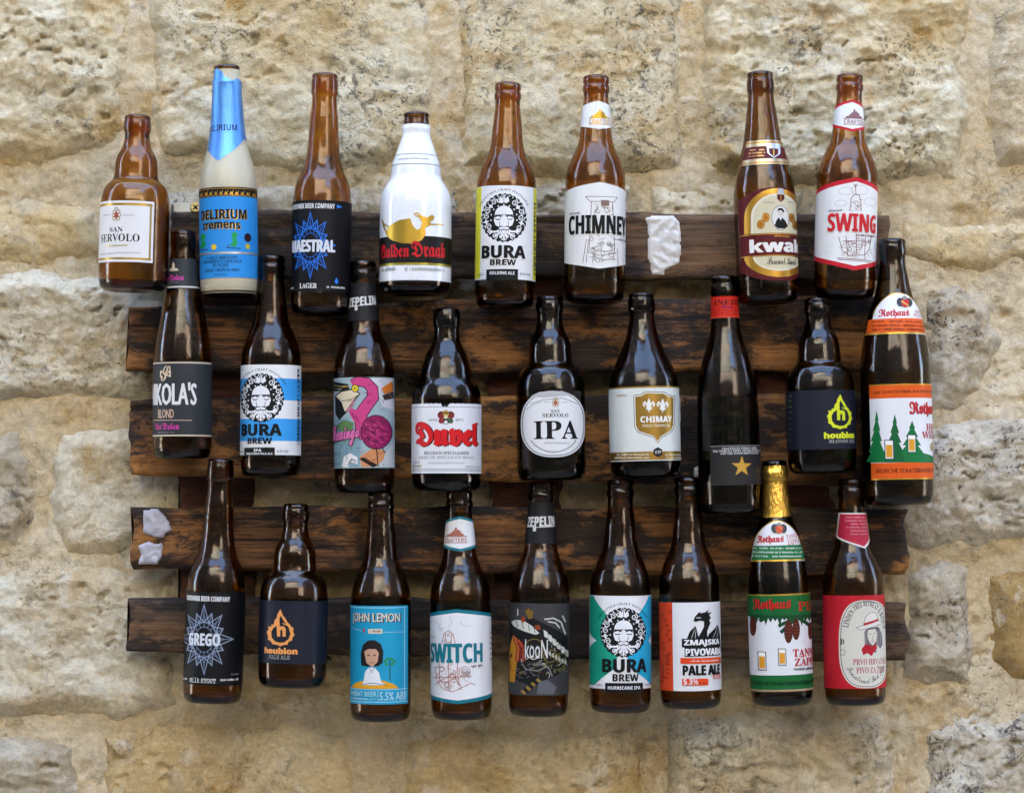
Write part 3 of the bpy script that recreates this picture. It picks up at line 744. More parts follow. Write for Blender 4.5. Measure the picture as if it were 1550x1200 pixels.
            if bad.any():
                bm = bmesh.new(); bm.from_mesh(me); bm.faces.ensure_lookup_table()
                bmesh.ops.reverse_faces(bm, faces=[bm.faces[i] for i in np.nonzero(bad)[0]]); bm.to_mesh(me); bm.free()
            o_ = obj(s.name if key == 'base' else key, me, mats, b.root if lab is None else lab)
            if lab is None: lab = o_
        return lab
WHITE, BLACK = ink('e6e6e6'), ink('0c0c0e')
# ------------------------------------------------------------------ drawing helpers for the prints
rg = random.Random(11)
def micro(a, x0, x1, y, h, mat, key='lettering'):
    """a line of print too small to read: letter-sized strokes"""
    x = x0
    while x < x1 - 2:
        wd = rg.uniform(2.2, 4.2)
        if rg.random() > .16: a.poly([(x, y - h / 2), (x + wd * .75, y - h / 2), (x + wd * .75, y + h / 2), (x, y + h / 2)] if rg.random() > .4 else [(x, y - h * .2), (x + wd * .75, y - h * .3), (x + wd * .75, y + h / 2), (x, y + h / 2)], mat, key)
        x += wd + .8
def squig(a, x0, x1, y, h, mat, w=2.0, key='lettering'):
    n = max(6, int((x1 - x0) / 4)); a.line([(x0 + (x1 - x0) * i / n, y + h * .5 * math.sin(i * 2.3) * (0.5 + .5 * rg.random())) for i in range(n + 1)], w, mat, key)
def spiral(a, cx, cy, r, turns, w, mat, ph=0, sgn=1, key='emblem'):
    n = int(10 * turns) + 4
    a.line([(cx + r * (1 - .8 * i / n) * math.cos(ph + sgn * 6.28 * turns * i / n), cy + r * (1 - .8 * i / n) * math.sin(ph + sgn * 6.28 * turns * i / n)) for i in range(n + 1)], w, mat, key)
def star_wire(a, cx, cy, rx, ry, mat, mat2):
    P = lambda an, f: (cx + rx * f * math.sin(R(an)), cy - ry * f * math.cos(R(an)))
    for i in range(16):
        an = i * 22.5; f = 1.0 if i % 4 == 0 else (.98 if i % 2 == 0 else .80)
        if i % 8 == 4: f = 1.1
        t = P(an, f)
        a.line([P(an - 22.5, .50), t, P(an + 22.5, .50)], 4.2, mat)
        a.line([P(an, .34), t], 3.0, mat2)
        a.line([P(an - 11, .46), P(an, .74 * f), P(an + 11, .46)], 2.4, mat2)
    a.ring(cx, cy, rx * .50, ry * .50, 3.4, mat); a.ring(cx, cy, rx * .36, ry * .36, 2.6, mat2)
def bura_face(a, cx, cy, r):
    K, W = BLACK, WHITE
    n = 84
    a.poly([(cx + r * (1 + .028 * math.sin(i * 2.1)) * math.cos(6.283 * i / n), cy + r * 1.08 * (1 + .03 * math.sin(i * 2.1)) * math.sin(6.283 * i / n)) for i in range(n)], K)
    S = r / 100
    q = lambda x, y: (cx + x * S, cy + y * S)
    for i in range(15):                                   # curls, leaves and shells round the head
        an = R(-208 + i * 17.2); f = 77 + (i % 2) * 3
        x, y = f * math.cos(an), f * 1.06 * math.sin(an)
        if i in (7, 8):
            continue
        if i % 3 == 0: spiral(a, cx + x * S, cy + y * S, 15 * S, 1.5, 3.8 * S, W, an, 1)
        elif i % 3 == 1:
            a.poly([q(x + 14 * math.cos(an + k * .785) * (1 if k % 2 == 0 else .45), y + 14 * math.sin(an + k * .785) * (1 if k % 2 == 0 else .45)) for k in range(8)], W)
        else: spiral(a, cx + x * S, cy + y * S, 14 * S, 1.4, 3.8 * S, W, an + 2, -1)
    for i in range(22):
        an = R(-200 + i * 10.4); f = 94
        a.disc(cx + f * S * math.cos(an), cy + f * 1.07 * S * math.sin(an), 3 * S, 3 * S, W, n=6)
    for i in range(9):
        an = R(-190 + i * 25); f = 58
        a.disc(cx + f * S * math.cos(an), cy + f * S * math.sin(an), 3.6 * S, 3.6 * S, W, n=6)
    a.poly([q(-22, -72), q(-16, -96), q(-8, -84), q(0, -112), q(8, -84), q(18, -98), q(24, -74), q(10, -64), q(0, -70), q(-10, -64)], W)
    a.line([q(0, -106), q(0, -72)], 2 * S, K)
    # face
    a.poly([q(40 * math.cos(R(t)), -14 - 40 * math.sin(R(t))) for t in range(0, 181, 12)], W)
    for sx in (-1, 1):
        a.poly([q(sx * 6, -6), q(sx * 16, -10), q(sx * 42, -8), q(sx * 44, 12), q(sx * 36, 34), q(sx * 22, 40), q(sx * 10, 36)], W)
        a.line([q(sx * 10, -4), q(sx * 26, -10), q(sx * 44, -2)], 5 * S, K)
        a.line([q(sx * 14, 6), q(sx * 26, 9), q(sx * 38, 5)], 4 * S, K)
        a.line([q(sx * 18, 40), q(sx * 20, 18)], 2.5 * S, K)
    a.poly([q(-6, -12), q(6, -12), q(11, 36), q(0, 42), q(-11, 36)], W)
    a.poly([q(-24, 46), q(-8, 40), q(0, 44), q(8, 40), q(24, 46), q(16, 54), q(0, 50), q(-16, 54)], W)
    a.poly([q(-9, 55), q(9, 55), q(6, 61), q(-6, 61)], W)
    for sx in (-1, 1):
        for k, (x0, x1, y1, rr) in enumerate(((5, 12, 88, 13), (14, 40, 84, 14), (24, 64, 62, 12))):
            a.line([q(sx * x0, 60 - k * 3), q(sx * (x0 + 3), 72 - k * 5), q(sx * x1, y1)], 9 * S, W)
            spiral(a, cx + sx * x1 * S, cy + (y1 - 2) * S, rr * S, 1.2, 4.2 * S, W, 1.57 if sx > 0 else 1.57, sx)
    a.line([q(0, 62), q(0, 104)], 5 * S, W)
def flame(a, ox, oy, mat, bg):
    q = lambda L: [(x + ox, y + oy) for x, y in L]
    a.poly(q([(707, 595), (718, 622), (728, 634), (738, 652), (746, 658), (752, 668), (763, 676), (761, 690), (767, 705), (758, 716), (757, 728), (742, 734), (737, 746), (718, 748), (707, 753), (690, 747), (672, 745), (664, 732), (651, 725), (652, 710), (645, 694), (654, 684), (652, 668), (664, 672), (668, 660), (676, 662), (682, 640), (690, 634), (693, 618)]), mat)
    a.poly(q([(708, 622), (722, 645), (742, 672), (750, 700), (742, 722), (724, 736), (704, 738), (682, 732), (668, 716), (666, 692), (676, 676), (694, 664), (700, 645)]), bg)
    a.poly(q([(690, 640), (702, 632), (704, 668), (722, 668), (730, 678), (730, 712), (716, 712), (716, 684), (706, 684), (706, 712), (692, 712)]), mat)
    a.line(q([(716, 655), (738, 664), (752, 680)]), 5, mat)
def skyline(a, x0, y0, x1, y1, mat, txt=None):
    W_ = x1 - x0; H_ = y1 - y0; q = lambda u, v: (x0 + u * W_, y0 + v * H_)
    for u, h, wd in ((.06, .55, .05), (.18, .42, .07), (.30, .30, .05), (.40, .18, .05), (.50, 0, .05), (.60, .12, .05), (.68, .22, .06), (.78, .38, .06), (.90, .52, .06)):
        a.poly([q(u, h), q(u + wd, h + .06), q(u + wd, .62), q(u - wd, .62), q(u - wd, h + .08)], mat)
    a.line([q(0, .62), q(.5, .36), q(1, .62)], 3, mat); a.line([q(0, .98), q(1, .98)], 3, mat)
    a.text('CRAFTERS', 'bold', x0 + 2, y0 + H_ * .68, x1 - 2, y1 - 4, mat)
def sketch(a, segs, mat, w=2.2):
    for L in segs: a.line(L, w, mat, 'illustration')
def hatch(a, x0, y0, x1, y1, n, mat, w=1.6):
    for i in range(n):
        x = rg.uniform(x0, x1); y = rg.uniform(y0, y1); L = rg.uniform(8, 26); t = rg.choice((0, 0, 1.57, 1.57, .7, -.6)) + rg.uniform(-.2, .2)
        a.line([(x - L / 2 * math.cos(t), y - L / 2 * math.sin(t)), (x + 2 * rg.uniform(-1, 1), y + 2 * rg.uniform(-1, 1)), (x + L / 2 * math.cos(t), y + L / 2 * math.sin(t))], w, mat, 'illustration')
def hexlab(b, yt, yb, tilt, h, border, paper, bw, name='label', off=.0003, d0=-96, d1=96):
    a = Art(b, name, off); f = lambda k: (lambda an: k * abs(an - tilt) / 75)
    if border:
        a.wrap(yt, yb, d0, d1, border, top=f(-h), bot=f(h)); a.wrap(yt + bw, yb - bw, d0, d1, paper, top=f(-h), bot=f(h))
    else: a.wrap(yt, yb, d0, d1, paper, top=f(-h), bot=f(h))
    return a
def crest(a, cx, cy, s, c1, c2):
    for dx, dy, r in ((-6, -10, 5), (6, -10, 5), (-9, 0, 5), (9, 0, 5), (-6, 11, 5), (6, 11, 5), (0, -17, 5)): a.ring(cx + dx * s, cy + dy * s, r * s, r * s, 2.4 * s, c1, n=12)
    a.disc(cx, cy, 7 * s, 8 * s, c2, n=12); a.line([(cx - 6 * s, cy), (cx + 6 * s, cy)], 2 * s, c1); a.line([(cx, cy - 7 * s), (cx, cy + 7 * s)], 2 * s, c1)
def beerglass(a, x0, y0, x1, y1):
    a.rect(x0 - 3, y0 - 3, x1 + 3, y1 + 3, BLACK, 'illustration'); a.rect(x0, y0, x1, y1, ink('d8d8d4'), 'illustration')
    a.rect(x0 + 3, y0 + (y1 - y0) * .25, x1 - 3, y1 - 6, ink('dc9a2a'), 'illustration'); a.rect(x0 + 2, y0 + 2, x1 - 2, y0 + (y1 - y0) * .22, ink('f0eee4'), 'illustration')
def tree(a, x, y0, y1, w, mat):
    n = 5; L = [(x, y0)]
    for i in range(1, n + 1): yy = y0 + (y1 - y0) * i / n; L += [(x + w * i / n, yy), (x + w * i / n * .62, yy)]
    Rr = [(2 * x - p[0], p[1]) for p in L[1:]][::-1]
    a.poly(L[:-1] + Rr[1:], mat, 'illustration')

Z1 = (130, 80, 3); Z2 = (410, 80, 3); Z3 = (690, 90, 3); Z5 = (1180, 80, 3); Z6 = (190, 340, 3); Z7 = (470, 370, 3)
Z8 = (750, 400, 3); Z9 = (1030, 400, 3); Z10 = (1230, 350, 2.729); Z12 = (500, 700, 3); Z13 = (740, 700, 3); Z14 = (970, 690, 3); Z15 = (1120, 690, 3)
BONE = ink('dcdcd8'); GREY = ink('7d7d80'); CHAR = ink('303436'); NAVY = ink('181c28'); GOLD = gold(); RED = ink('c01820'); CREAM = ink('d6cfba')

# ------------------------------------------------------------------ upper row
def b_san_servolo():
    b = Bottle('short amber stubby bottle with square white gold-bordered label at the end of the upper row', 'stein', Z1, (236, 288), (213, 1082), 157, G_AMBER)
    a = Art(b); a.wrap(690, 964, -100, 41, ink('e2e0dc'))
    g = gold('b99a4e')
    a.wrap(700, 712, -100, 38, g, 'emblem'); a.wrap(944, 954, -100, 38, g, 'emblem'); a.rect(306, 704, 314, 950, g)
    crest(a, 162, 753, 1.5, gold('a8842e'), ink('b03a4a'))
    squig(a, 98, 132, 750, 6, GREY); squig(a, 190, 244, 756, 6, GREY)
    a.text('SAN', 'serif', 130, 806, 192, 829, BLACK); a.text('SERVOLO', 'serif', 84, 837, 266, 872, BLACK)
    squig(a, 112, 212, 890, 12, gold('c8b070'), 3); squig(a, 78, 272, 924, 8, GREY, 1.6); a.done()
def b_delirium():
    b = Bottle('tall grey-beige stoneware-look bottle with blue foil neck and blue label', 'delirium', Z1, (640, 60), (652, 1108), 131, G_BROWN)
    b.band('stoneware_coating', 82, 1098, C_STONE, .0002)
    f = Art(b, 'foil', .0006)
    f.wrap(84, 505, -180, 180, FOIL_BLUE, top=lambda an: -46 * float(sstep(-22, 6, np.float64(an))) + 6 * math.sin(an * .13 + 1) + 3 * math.sin(an * .31), bot=lambda an: min(105, 82 * abs(an + 16) / 62) + 2 * math.sin(an * .8))
    f.text('DELIRIUM', 'bold', 568, 338, 692, 366, ink('101c50')); f.done()
    a = Art(b, 'label', .0005); blue = ink('2f8fd6')
    a.wrap(668, 1032, -88, 88, blue); a.wrap(626, 668, -88, 88, BLACK)
    for i in range(11):
        x = 528 + i * 23; a.poly([(x, 660), (x + 6, 645), (x + 12, 652), (x + 18, 636), (x + 14, 658), (x + 20, 662)], gold('c8a040'))
    a.wrap(631, 634, -88, 88, GOLD, 'emblem'); a.wrap(663, 666, -88, 88, GOLD, 'emblem')
    for dx, m in ((3, gold('d0a848')), (0, BLACK)):
        a.text('DELIRIUM', 'bold', 536 + dx, 726 + dx, 737 + dx, 770 + dx, m, .012); a.text('tremens', 'bold', 545 + dx, 780 + dx, 712 + dx, 816 + dx, m, .02, arch=4)
    gr = ink('1f9a4a')
    for ox, oy in ((545, 870), (688, 868)):
        a.poly([(ox - 12, oy - 36), (ox + 6, oy - 40), (ox + 14, oy - 28), (ox + 6, oy - 10), (ox + 14, oy + 12), (ox + 2, oy + 26), (ox - 22, oy + 20), (ox - 8, oy + 8), (ox - 10, oy - 14)], gr, 'illustration')
        a.line([(ox - 22, oy + 18), (ox - 34, oy + 30), (ox + 26, oy + 34)], 3, BLACK, 'illustration')
    a.disc(597, 894, 13, 13, ink('e0c030'), 'illustration', 12); a.disc(742, 890, 9, 13, ink('b8b030'), 'illustration', 10); a.disc(742, 850, 14, 20, ink('2a1420'), 'illustration', 12)
    a.wrap(917, 926, -88, 88, silver(), 'emblem'); dk = ink('16304a')
    for t, x0, x1, y in (('FAMILY BREWERY', 562, 700, 942), ('BRASSERIE FAMILIALE', 548, 718, 959), ('HUYGHE', 592, 663, 977), ('SINCE / DEPUIS 1654', 558, 707, 997)): a.text(t, 'serif', x0, y - 7, x1, y + 7, dk)
    micro(a, 598, 658, 1018, 5, dk); a.done()
def b_maestral(Z, top, bot, hw, y0, y1, cx, cy, rx, ry, col, col2, name, label, tx, sub, suby, big, gl):
    b = Bottle(label, 'longc', Z, top, bot, hw, gl, 'star label bottles')
    a = Art(b); a.wrap(y0, y1, -118, 118, ink('0d0d10'))
    a.text('DUBROVNIK BEER COMPANY', 'bold', tx[0], tx[1], tx[2], tx[3], BONE, .015)
    star_wire(a, cx, cy, rx, ry, ink(col), ink(col2))
    a.text(name, 'bold', *big, ink('d4d8de'), .03)
    a.text(sub, 'serif' if sub == 'LAGER' else 'mono', suby[0], suby[1], suby[2], suby[3], BONE, .01)
    return a, b
def b_star1():
    a, b = b_maestral(Z2, (246, 98), (222, 1190), 134, 685, 1094, 190, 887, 100, 150, '2a78d8', '2560b8', 'MAESTRAL', 'long-neck amber bottle, black label with bright blue wireframe star', (100, 699, 298, 722), 'LAGER', (142, 1057, 220, 1080), (105, 862, 299, 918), G_AMBER)
    a.poly([(306, 704), (328, 713), (306, 721)], ink('2a78d8')); micro(a, 262, 338, 1075, 9, BONE); micro(a, 86, 114, 1074, 8, BONE)
    a.poly([(303, 1030), (312, 1050), (303, 1062), (294, 1050)], ink('2a78d8')); a.done()
def b_gulden():
    b = Bottle('short white enamelled bottle with golden dragon and red blackletter on a black band', 'gulden', Z2, (661, 275), (655, 1098), 163, G_BROWN)
    b.band('enamel_coating', 331, 1046, C_WHITE, .00025)
    a = Art(b, 'printed_band', .0005); a.wrap(848, 968, -179, 179, ink('100d0d')); a.wrap(968, 978, -179, 179, gold('a89a3c'))
    lg = ink('9a9a92')
    for y in (470, 516): a.wrap(y, y + 4, -120, 120, lg, 'emblem')
    squig(a, 585, 722, 494, 12, lg, 3)
    gd = gold('c8a23c')
    a.poly([(528, 830), (545, 800), (590, 777), (640, 770), (650, 800), (668, 822), (684, 815), (692, 790), (680, 768), (655, 755), (690, 760), (715, 765), (735, 752), (746, 760), (742, 774), (726, 784), (734, 796), (705, 812), (708, 842), (690, 868), (650, 884), (600, 880), (560, 866), (538, 848)], gd)
    a.line([(538, 840), (522, 805), (512, 768), (524, 790), (540, 802)], 7, gd); a.line([(722, 797), (782, 792)], 6, gd)
    a.line([(690, 762), (672, 746), (655, 752)], 6, gd)
    a.text('Gulden', 'frak', 508, 880, 636, 944, RED, .012); a.text('Draak', 'frak', 644, 872, 792, 944, RED, .012)
    micro(a, 503, 574, 994, 15, lg); micro(a, 616, 790, 996, 15, lg); a.done()
def bura(label, Z, top, bot, hw, glass, yl0, yl1, em, zones, T1, T2, box, btxt, small, right):
    b = Bottle(label, 'long', Z, top, bot, hw, glass, 'bearded face label bottles')
    a = Art(b); zig = lambda an: 5 * (abs((an * .45) % 2 - 1))
    a.wrap(yl0, yl1, -112, 112, ink('e4e4e2'), bot=zig)
    zones(a)
    a.arctext('HRVATSKA CRAFT PIVOVARA', 'plain', em[0], em[1], em[2] * 1.22, em[2] * 1.26, 152, 28, 11, BLACK, .01)
    bura_face(a, *em)
    a.text('BURA', 'bold', *T1, BLACK, .035); a.text('BREW', 'bold', *T2, BLACK, .03)
    a.rect(*box, BLACK)
    for t, x0, y0, x1, y1 in btxt: a.text(t, 'bold', x0, y0, x1, y1, WHITE, .01)
    for t, x0, y0, x1, y1 in small: a.text(t, 'bold', x0, y0, x1, y1, ink('3a3a3a'))
    for x, ya, yb in right:
        y = ya
        while y < yb: a.rect(x, y, x + 7, y + rg.uniform(3, 12), ink('2c3034'), 'lettering'); y += rg.uniform(9, 22)
    a.done()
def b_bura1():
    ye = ink('dfd83a')
    def z(a): a.wrap(592, 1004, -112, -55, ye, 'emblem'); a.wrap(592, 1004, 64, 112, ye, 'emblem')
    bura('amber long-neck bottle, bearded face emblem on white label with yellow sides', Z3, (237, 110), (222, 1128), 137, G_AMBER, 590, 1012, (219, 735, 100), z, (122, 858, 313, 916), (158, 921, 272, 947), (142, 965, 280, 1016), [('GOLDING ALE', 156, 975, 265, 989)], [('0,33 L', 104, 980, 132, 991), ('5,5% Vol', 288, 980, 332, 991)], [(350, 660, 980)])
def b_chimney():
    b = Bottle('amber long-neck bottle with white peaked label in heavy black capitals and white neck label', 'long', Z3, (637, 78), (630, 1105), 138, G_AMBER, 'peaked label bottles')
    a = hexlab(b, 575, 963, 6, 30, None, ink('e3e2dc'), 0)
    br = ink('6b4238'); dk = ink('4a3a38')
    sketch(a, [[(585, 640), (605, 662), (712, 662), (728, 640), (585, 640)], [(612, 662), (606, 800), (600, 890)], [(706, 662), (712, 800), (716, 890)], [(600, 800), (722, 800)], [(598, 890), (650, 905), (722, 890)], [(590, 830), (574, 936)], [(600, 830), (588, 936)], [(726, 870), (732, 945)], [(640, 690), (625, 710), (650, 715)], [(680, 690), (695, 705), (675, 712)], [(610, 870), (640, 885), (690, 885), (718, 868)], [(620, 905), (660, 925), (715, 915)]], br, 2.6)
    for cx, cy, r in ((618, 880, 9), (660, 848, 7), (690, 850, 8), (640, 926, 9), (700, 900, 10), (612, 830, 8)): a.ring(cx, cy, r, r, 2, br, 'illustration', 12)
    hatch(a, 610, 670, 710, 720, 16, br); hatch(a, 612, 812, 716, 932, 42, dk); a.rect(654, 656, 690, 680, ink('8a6a60'), 'illustration')
    squig(a, 516, 564, 712, 12, dk, 2.5)
    a.text('CHIMNEY', 'bold', 515, 722, 766, 808, BLACK, .014); micro(a, 712, 770, 828, 8, dk); a.done()
    n = hexlab(b, 199, 328, 10, 16, None, ink('e4e4e0'), 0, 'neck_label', d0=-130, d1=130); skyline(n, 602, 234, 700, 306, gold('b8902e')); n.done()
def b_swing():
    b = Bottle('amber long-neck bottle with red-edged white peaked label and matching neck label', 'long', Z5, (319, 102), (293, 1115), 139, G_AMBER, 'peaked label bottles')
    rd = ink('c01c2c'); a = hexlab(b, 582, 1000, 10, 40, rd, ink('e4e4e0'), 20)
    br = ink('7d4a4a'); lg = ink('aaa6a4')
    for cx, cy, rx in ((285, 645, 32), (345, 640, 38), (398, 690, 32), (262, 700, 25)): a.ring(cx, cy, rx, rx * .55, 1.8, lg, 'illustration', 20)
    sketch(a, [[(325, 615), (328, 660)], [(318, 612), (326, 630), (334, 612)], [(300, 735), (306, 680), (318, 662), (342, 662), (350, 690), (352, 735)], [(252, 850), (268, 915), (300, 935), (370, 930), (392, 900), (402, 840)], [(245, 945), (412, 955)], [(250, 952), (408, 962)], [(270, 870), (396, 868)], [(284, 850), (290, 935)], [(330, 840), (330, 930)], [(372, 850), (368, 930)]], br, 3)
    for x, y in ((302, 880), (322, 888), (345, 892), (300, 905), (365, 880)): a.ring(x, y, 9, 9, 2.4, br, 'illustration', 12)
    hatch(a, 300, 680, 352, 735, 16, br); hatch(a, 262, 840, 402, 945, 46, br); micro(a, 330, 425, 842, 8, br)
    squig(a, 212, 268, 732, 11, ink('3a3a3a'), 2.4); a.text('SWING', 'bold', 208, 745, 422, 828, ink('c4202c'), .016); a.done()
    n = hexlab(b, 222, 370, 6, 24, rd, ink('e4e4e0'), 12, 'neck_label', d0=-130, d1=130); skyline(n, 282, 266, 380, 338, ink('8a6468')); n.done()
def b_kwak():
    b = Bottle('brown bottle with gold arched label, maroon banner and banded neck label', 'kwak', Z4, (571, 90), (608, 1138), 141, G_BROWN)
    mar = ink('561418'); gd = gold('c8983c'); cr = ink('cfc6a4'); a = Art(b)
    a.wrap(628, 1048, -62, 100, mar, top=lambda an: -30 * ((an - 19) / 60) ** 2, bot=lambda an: 26 * ((an - 19) / 60) ** 2)
    arch = lambda rx, ry, yb, cx=640, cy=762: [(cx - rx, yb)] + [(cx - rx * math.cos(R(t)), cy - ry * math.sin(R(t))) for t in range(0, 181, 10)] + [(cx + rx, yb)]
    low = lambda rx, ry, cx=640, cy=936: [(cx - rx * math.cos(R(t)), cy + ry * math.sin(R(t))) for t in range(0, 181, 10)]
    a.poly(arch(148, 130, 836), gd); a.poly(arch(120, 106, 836), ink('ded8c4')); a.poly(arch(112, 98, 836), cr)
    a.poly(low(148, 94), gd); a.poly(low(112, 66), ink('ded8c4')); a.poly(low(106, 60), cr)
    a.disc(650, 764, 40, 54, ink('d8d4cc')); a.ring(650, 764, 40, 54, 3, GREY)
    a.poly([(622, 800), (632, 775), (644, 762), (656, 762), (674, 778), (684, 802), (668, 812), (636, 812)], BLACK); a.disc(650, 742, 13, 17, ink('cfc4b8')); a.poly([(634, 738), (640, 722), (656, 720), (668, 732), (664, 742), (654, 730), (642, 732)], BLACK)
    a.poly([(644, 762), (650, 778), (657, 762)], WHITE)
    for x, y in ((562, 795), (584, 764), (704, 760), (722, 790)): a.disc(x, y, 17, 21, gold('a86c20'), n=16); a.ring(x, y, 11, 14, 2, gold('e0b860'), n=12)
    a.poly([(634, 660), (668, 660), (668, 680), (651, 694), (634, 680)], mar); a.poly([(640, 632), (662, 632), (668, 658), (634, 658)], silver()); a.line([(651, 664), (651, 688)], 4, gd)
    squig(a, 575, 622, 698, 8, GREY, 2); squig(a, 682, 715, 690, 8, GREY, 2)
    a.wrap(834, 937, -62, 100, mar, 'emblem'); a.wrap(836, 840, -62, 100, gd, 'emblem'); a.wrap(932, 936, -62, 100, gd, 'emblem'); squig(a, 622, 692, 846, 10, gd, 3)
    a.text('kwak', 'bold', 511, 858, 748, 922, ink('8a1c1c'), .06); a.text('kwak', 'bold', 514, 858, 746, 919, ink('e4e2da'), .045)
    a.text('Pauwel Kwak', 'script', 590, 940, 722, 974, BLACK); a.done()
    n = Art(b, 'neck_label', .0004); n.wrap(410, 522, -60, 118, silver('b8a888')); n.wrap(416, 424, -60, 118, gold('b08038'), 'emblem'); n.wrap(438, 496, -60, 118, mar, 'emblem'); n.wrap(510, 517, -60, 118, gold('b08038'), 'emblem')
    for y in (452, 466, 480): micro(n, 515, 582, y + 3, 7, gold('c8a060'))
    n.poly([(590, 424), (654, 424), (652, 470), (622, 494), (594, 470)], silver()); n.poly([(600, 448), (644, 448), (642, 472), (622, 488), (602, 472)], mar); n.line([(622, 452), (622, 482)], 6, gold('d0b060')); n.done()

# ------------------------------------------------------------------ middle row
def b_nikola():
    b = Bottle('dark brown bottle with charcoal label edged by thin cream lines and monogram', 'nikola', Z6, (262, 32), (258, 1062), 133, G_BROWN)
    cl = ink('d6bfa2'); a = Art(b); a.wrap(628, 966, -125, 88, CHAR); a.wrap(631, 637, -125, 88, cl, 'emblem'); a.wrap(957, 963, -125, 88, cl, 'emblem')
    a.text('S', 'script', 176, 648, 222, 716, cl, .012); a.text('N', 'plain', 172, 668, 224, 698, cl)
    a.text("NIKOLA'S", 'plain', 122, 722, 336, 824, ink('dcdad6'), .022); a.text('BLOND', 'plain', 162, 842, 238, 882, ink('c8a890'), .02)
    a.line([(128, 890), (316, 893)], 2.4, cl); a.text('Ter Dolen', 'frak', 148, 904, 262, 934, ink('c43c92'), .02); micro(a, 162, 240, 946, 6, GREY); a.done()
    n = Art(b, 'neck_label', .0004); n.wrap(160, 296, -150, 150, CHAR); n.wrap(286, 292, -150, 150, ink('dcd4c8'), 'emblem')
    n.poly([(205, 216), (205, 204), (218, 202), (220, 186), (226, 174), (232, 188), (232, 202), (248, 206), (248, 216)], cl); n.text('Ter Dolen', 'frak', 186, 232, 274, 260, ink('c43c92'), .02); micro(n, 198, 250, 268, 5, GREY); n.done()
def b_bura2():
    bl = ink('3a9ce0')
    def z(a): a.wrap(704, 802, -112, 112, bl, 'emblem'); a.wrap(885, 985, -112, 112, bl, 'emblem')
    bura('dark long-neck bottle with bearded face emblem on blue and white striped label', Z6, (664, 142), (658, 1140), 137, G_BROWN, 643, 1050, (628, 792, 101), z, (538, 908, 720, 962), (568, 970, 678, 998), (552, 1014, 690, 1052), [('IPA', 597, 1020, 632, 1033), ('CROATIAN PALE ALE', 562, 1037, 680, 1046)], [('0,33 L', 526, 1026, 550, 1036), ('6,2% Vol', 700, 1025, 746, 1037)], [(782, 660, 1000)])
def b_flamingo():
    b = Bottle('dark long-neck bottle with colourful pink flamingo label and black neck label', 'long', Z7, (238, 78), (247, 1128), 137, G_BROWN, 'illustrated label bottles with black neck labels')
    I = 'illustration'; pk, pd, cr, bk = ink('c8407c'), ink('8a1c52'), ink('d8c8a8'), ink('14100f')
    a = Art(b); a.wrap(610, 1016, -105, 105, ink('9aacb0'))
    a.poly([(270, 614), (372, 614), (382, 760), (330, 740), (300, 640)], ink('c8c6c8'), I); a.poly([(325, 660), (350, 640), (372, 625), (382, 670), (350, 700)], ink('cc7024'), I); a.poly([(330, 690), (380, 668), (382, 700), (340, 712)], ink('3a2a28'), I)
    a.poly([(105, 800), (180, 790), (240, 900), (230, 1012), (110, 1012)], ink('7d9aa2'), I); a.poly([(120, 830), (160, 800), (205, 812), (200, 850), (150, 850)], ink('5c7c4a'), I)
    a.poly([(330, 960), (376, 900), (382, 1012), (300, 1012)], ink('b8bcbc'), I)
    a.poly([(232, 965), (290, 928), (345, 940), (335, 980), (300, 1010), (240, 1012)], ink('cf8a5a'), I); a.poly([(228, 975), (250, 968), (312, 1004), (290, 1014)], bk, I)
    a.poly([(150, 1010), (160, 965), (190, 950), (222, 968), (222, 1000), (190, 990), (180, 1012)], ink('dcdad4'), I); a.line([(178, 1005), (196, 975), (215, 985)], 4, bk, I)
    # bird
    W = lambda t: 34 + 22 * t
    a.line([(196, 640), (225, 628), (262, 634), (288, 662), (290, 700), (262, 738), (236, 778), (240, 830), (262, 880)], lambda t: (W(t) + 8), bk, I)
    a.line([(196, 640), (225, 628), (262, 634), (288, 662), (290, 700), (262, 738), (236, 778), (240, 830), (262, 880)], W, pk, I)
    a.disc(304, 856, 69, 78, bk, I); a.disc(304, 856, 65, 74, pd, I)
    for i in range(34): t = i * 2.4; r0 = 10 + 1.55 * i; x, y = 304 + r0 * .9 * math.cos(t), 856 + r0 * math.sin(t); a.line([(x - 9, y - 6), (x, y + 5), (x + 11, y + 2)], 4.5, (pk, ink('4a0c2c'), ink('b02c68'))[i % 3], I)
    a.poly([(180, 745), (236, 760), (244, 830), (205, 805), (190, 780)], pk, I)
    for i in range(4): a.line([(188 + i * 10, 760 + i * 8), (206 + i * 8, 792 + i * 8)], 3, pd, I)
    a.poly([(118, 690), (150, 668), (205, 660), (236, 684), (205, 720), (170, 770), (140, 800), (120, 770)], bk, I); a.poly([(124, 692), (152, 674), (203, 666), (230, 685), (200, 716), (166, 764), (150, 720)], cr, I)
    a.line([(150, 715), (190, 712), (226, 690)], 3, bk, I); a.poly([(168, 762), (200, 718), (214, 712), (190, 760)], ink('b87088'), I)
    a.disc(212, 660, 17, 17, bk, I); a.disc(212, 660, 14, 14, ink('d8c030'), I); a.disc(210, 660, 4, 4, bk, I)
    a.poly([(106, 622), (180, 640), (186, 662), (160, 670), (108, 668)], bk, I); a.line([(110, 640), (150, 650), (185, 650)], 6, gold('b89848'), I); a.line([(112, 656), (150, 662)], 4, gold('d8c080'), I)
    a.line([(305, 925), (312, 1010)], 4, bk, I); a.line([(330, 925), (340, 950)], 4, bk, I)
    hatch(a, 250, 640, 300, 740, 12, pd, 2); hatch(a, 130, 690, 210, 740, 8, ink('8a7458'), 1.6); hatch(a, 110, 800, 230, 1000, 26, ink('4a6068'), 2); hatch(a, 320, 620, 378, 760, 14, ink('7a7478'), 2); hatch(a, 240, 940, 340, 1008, 12, ink('7a4028'), 2)
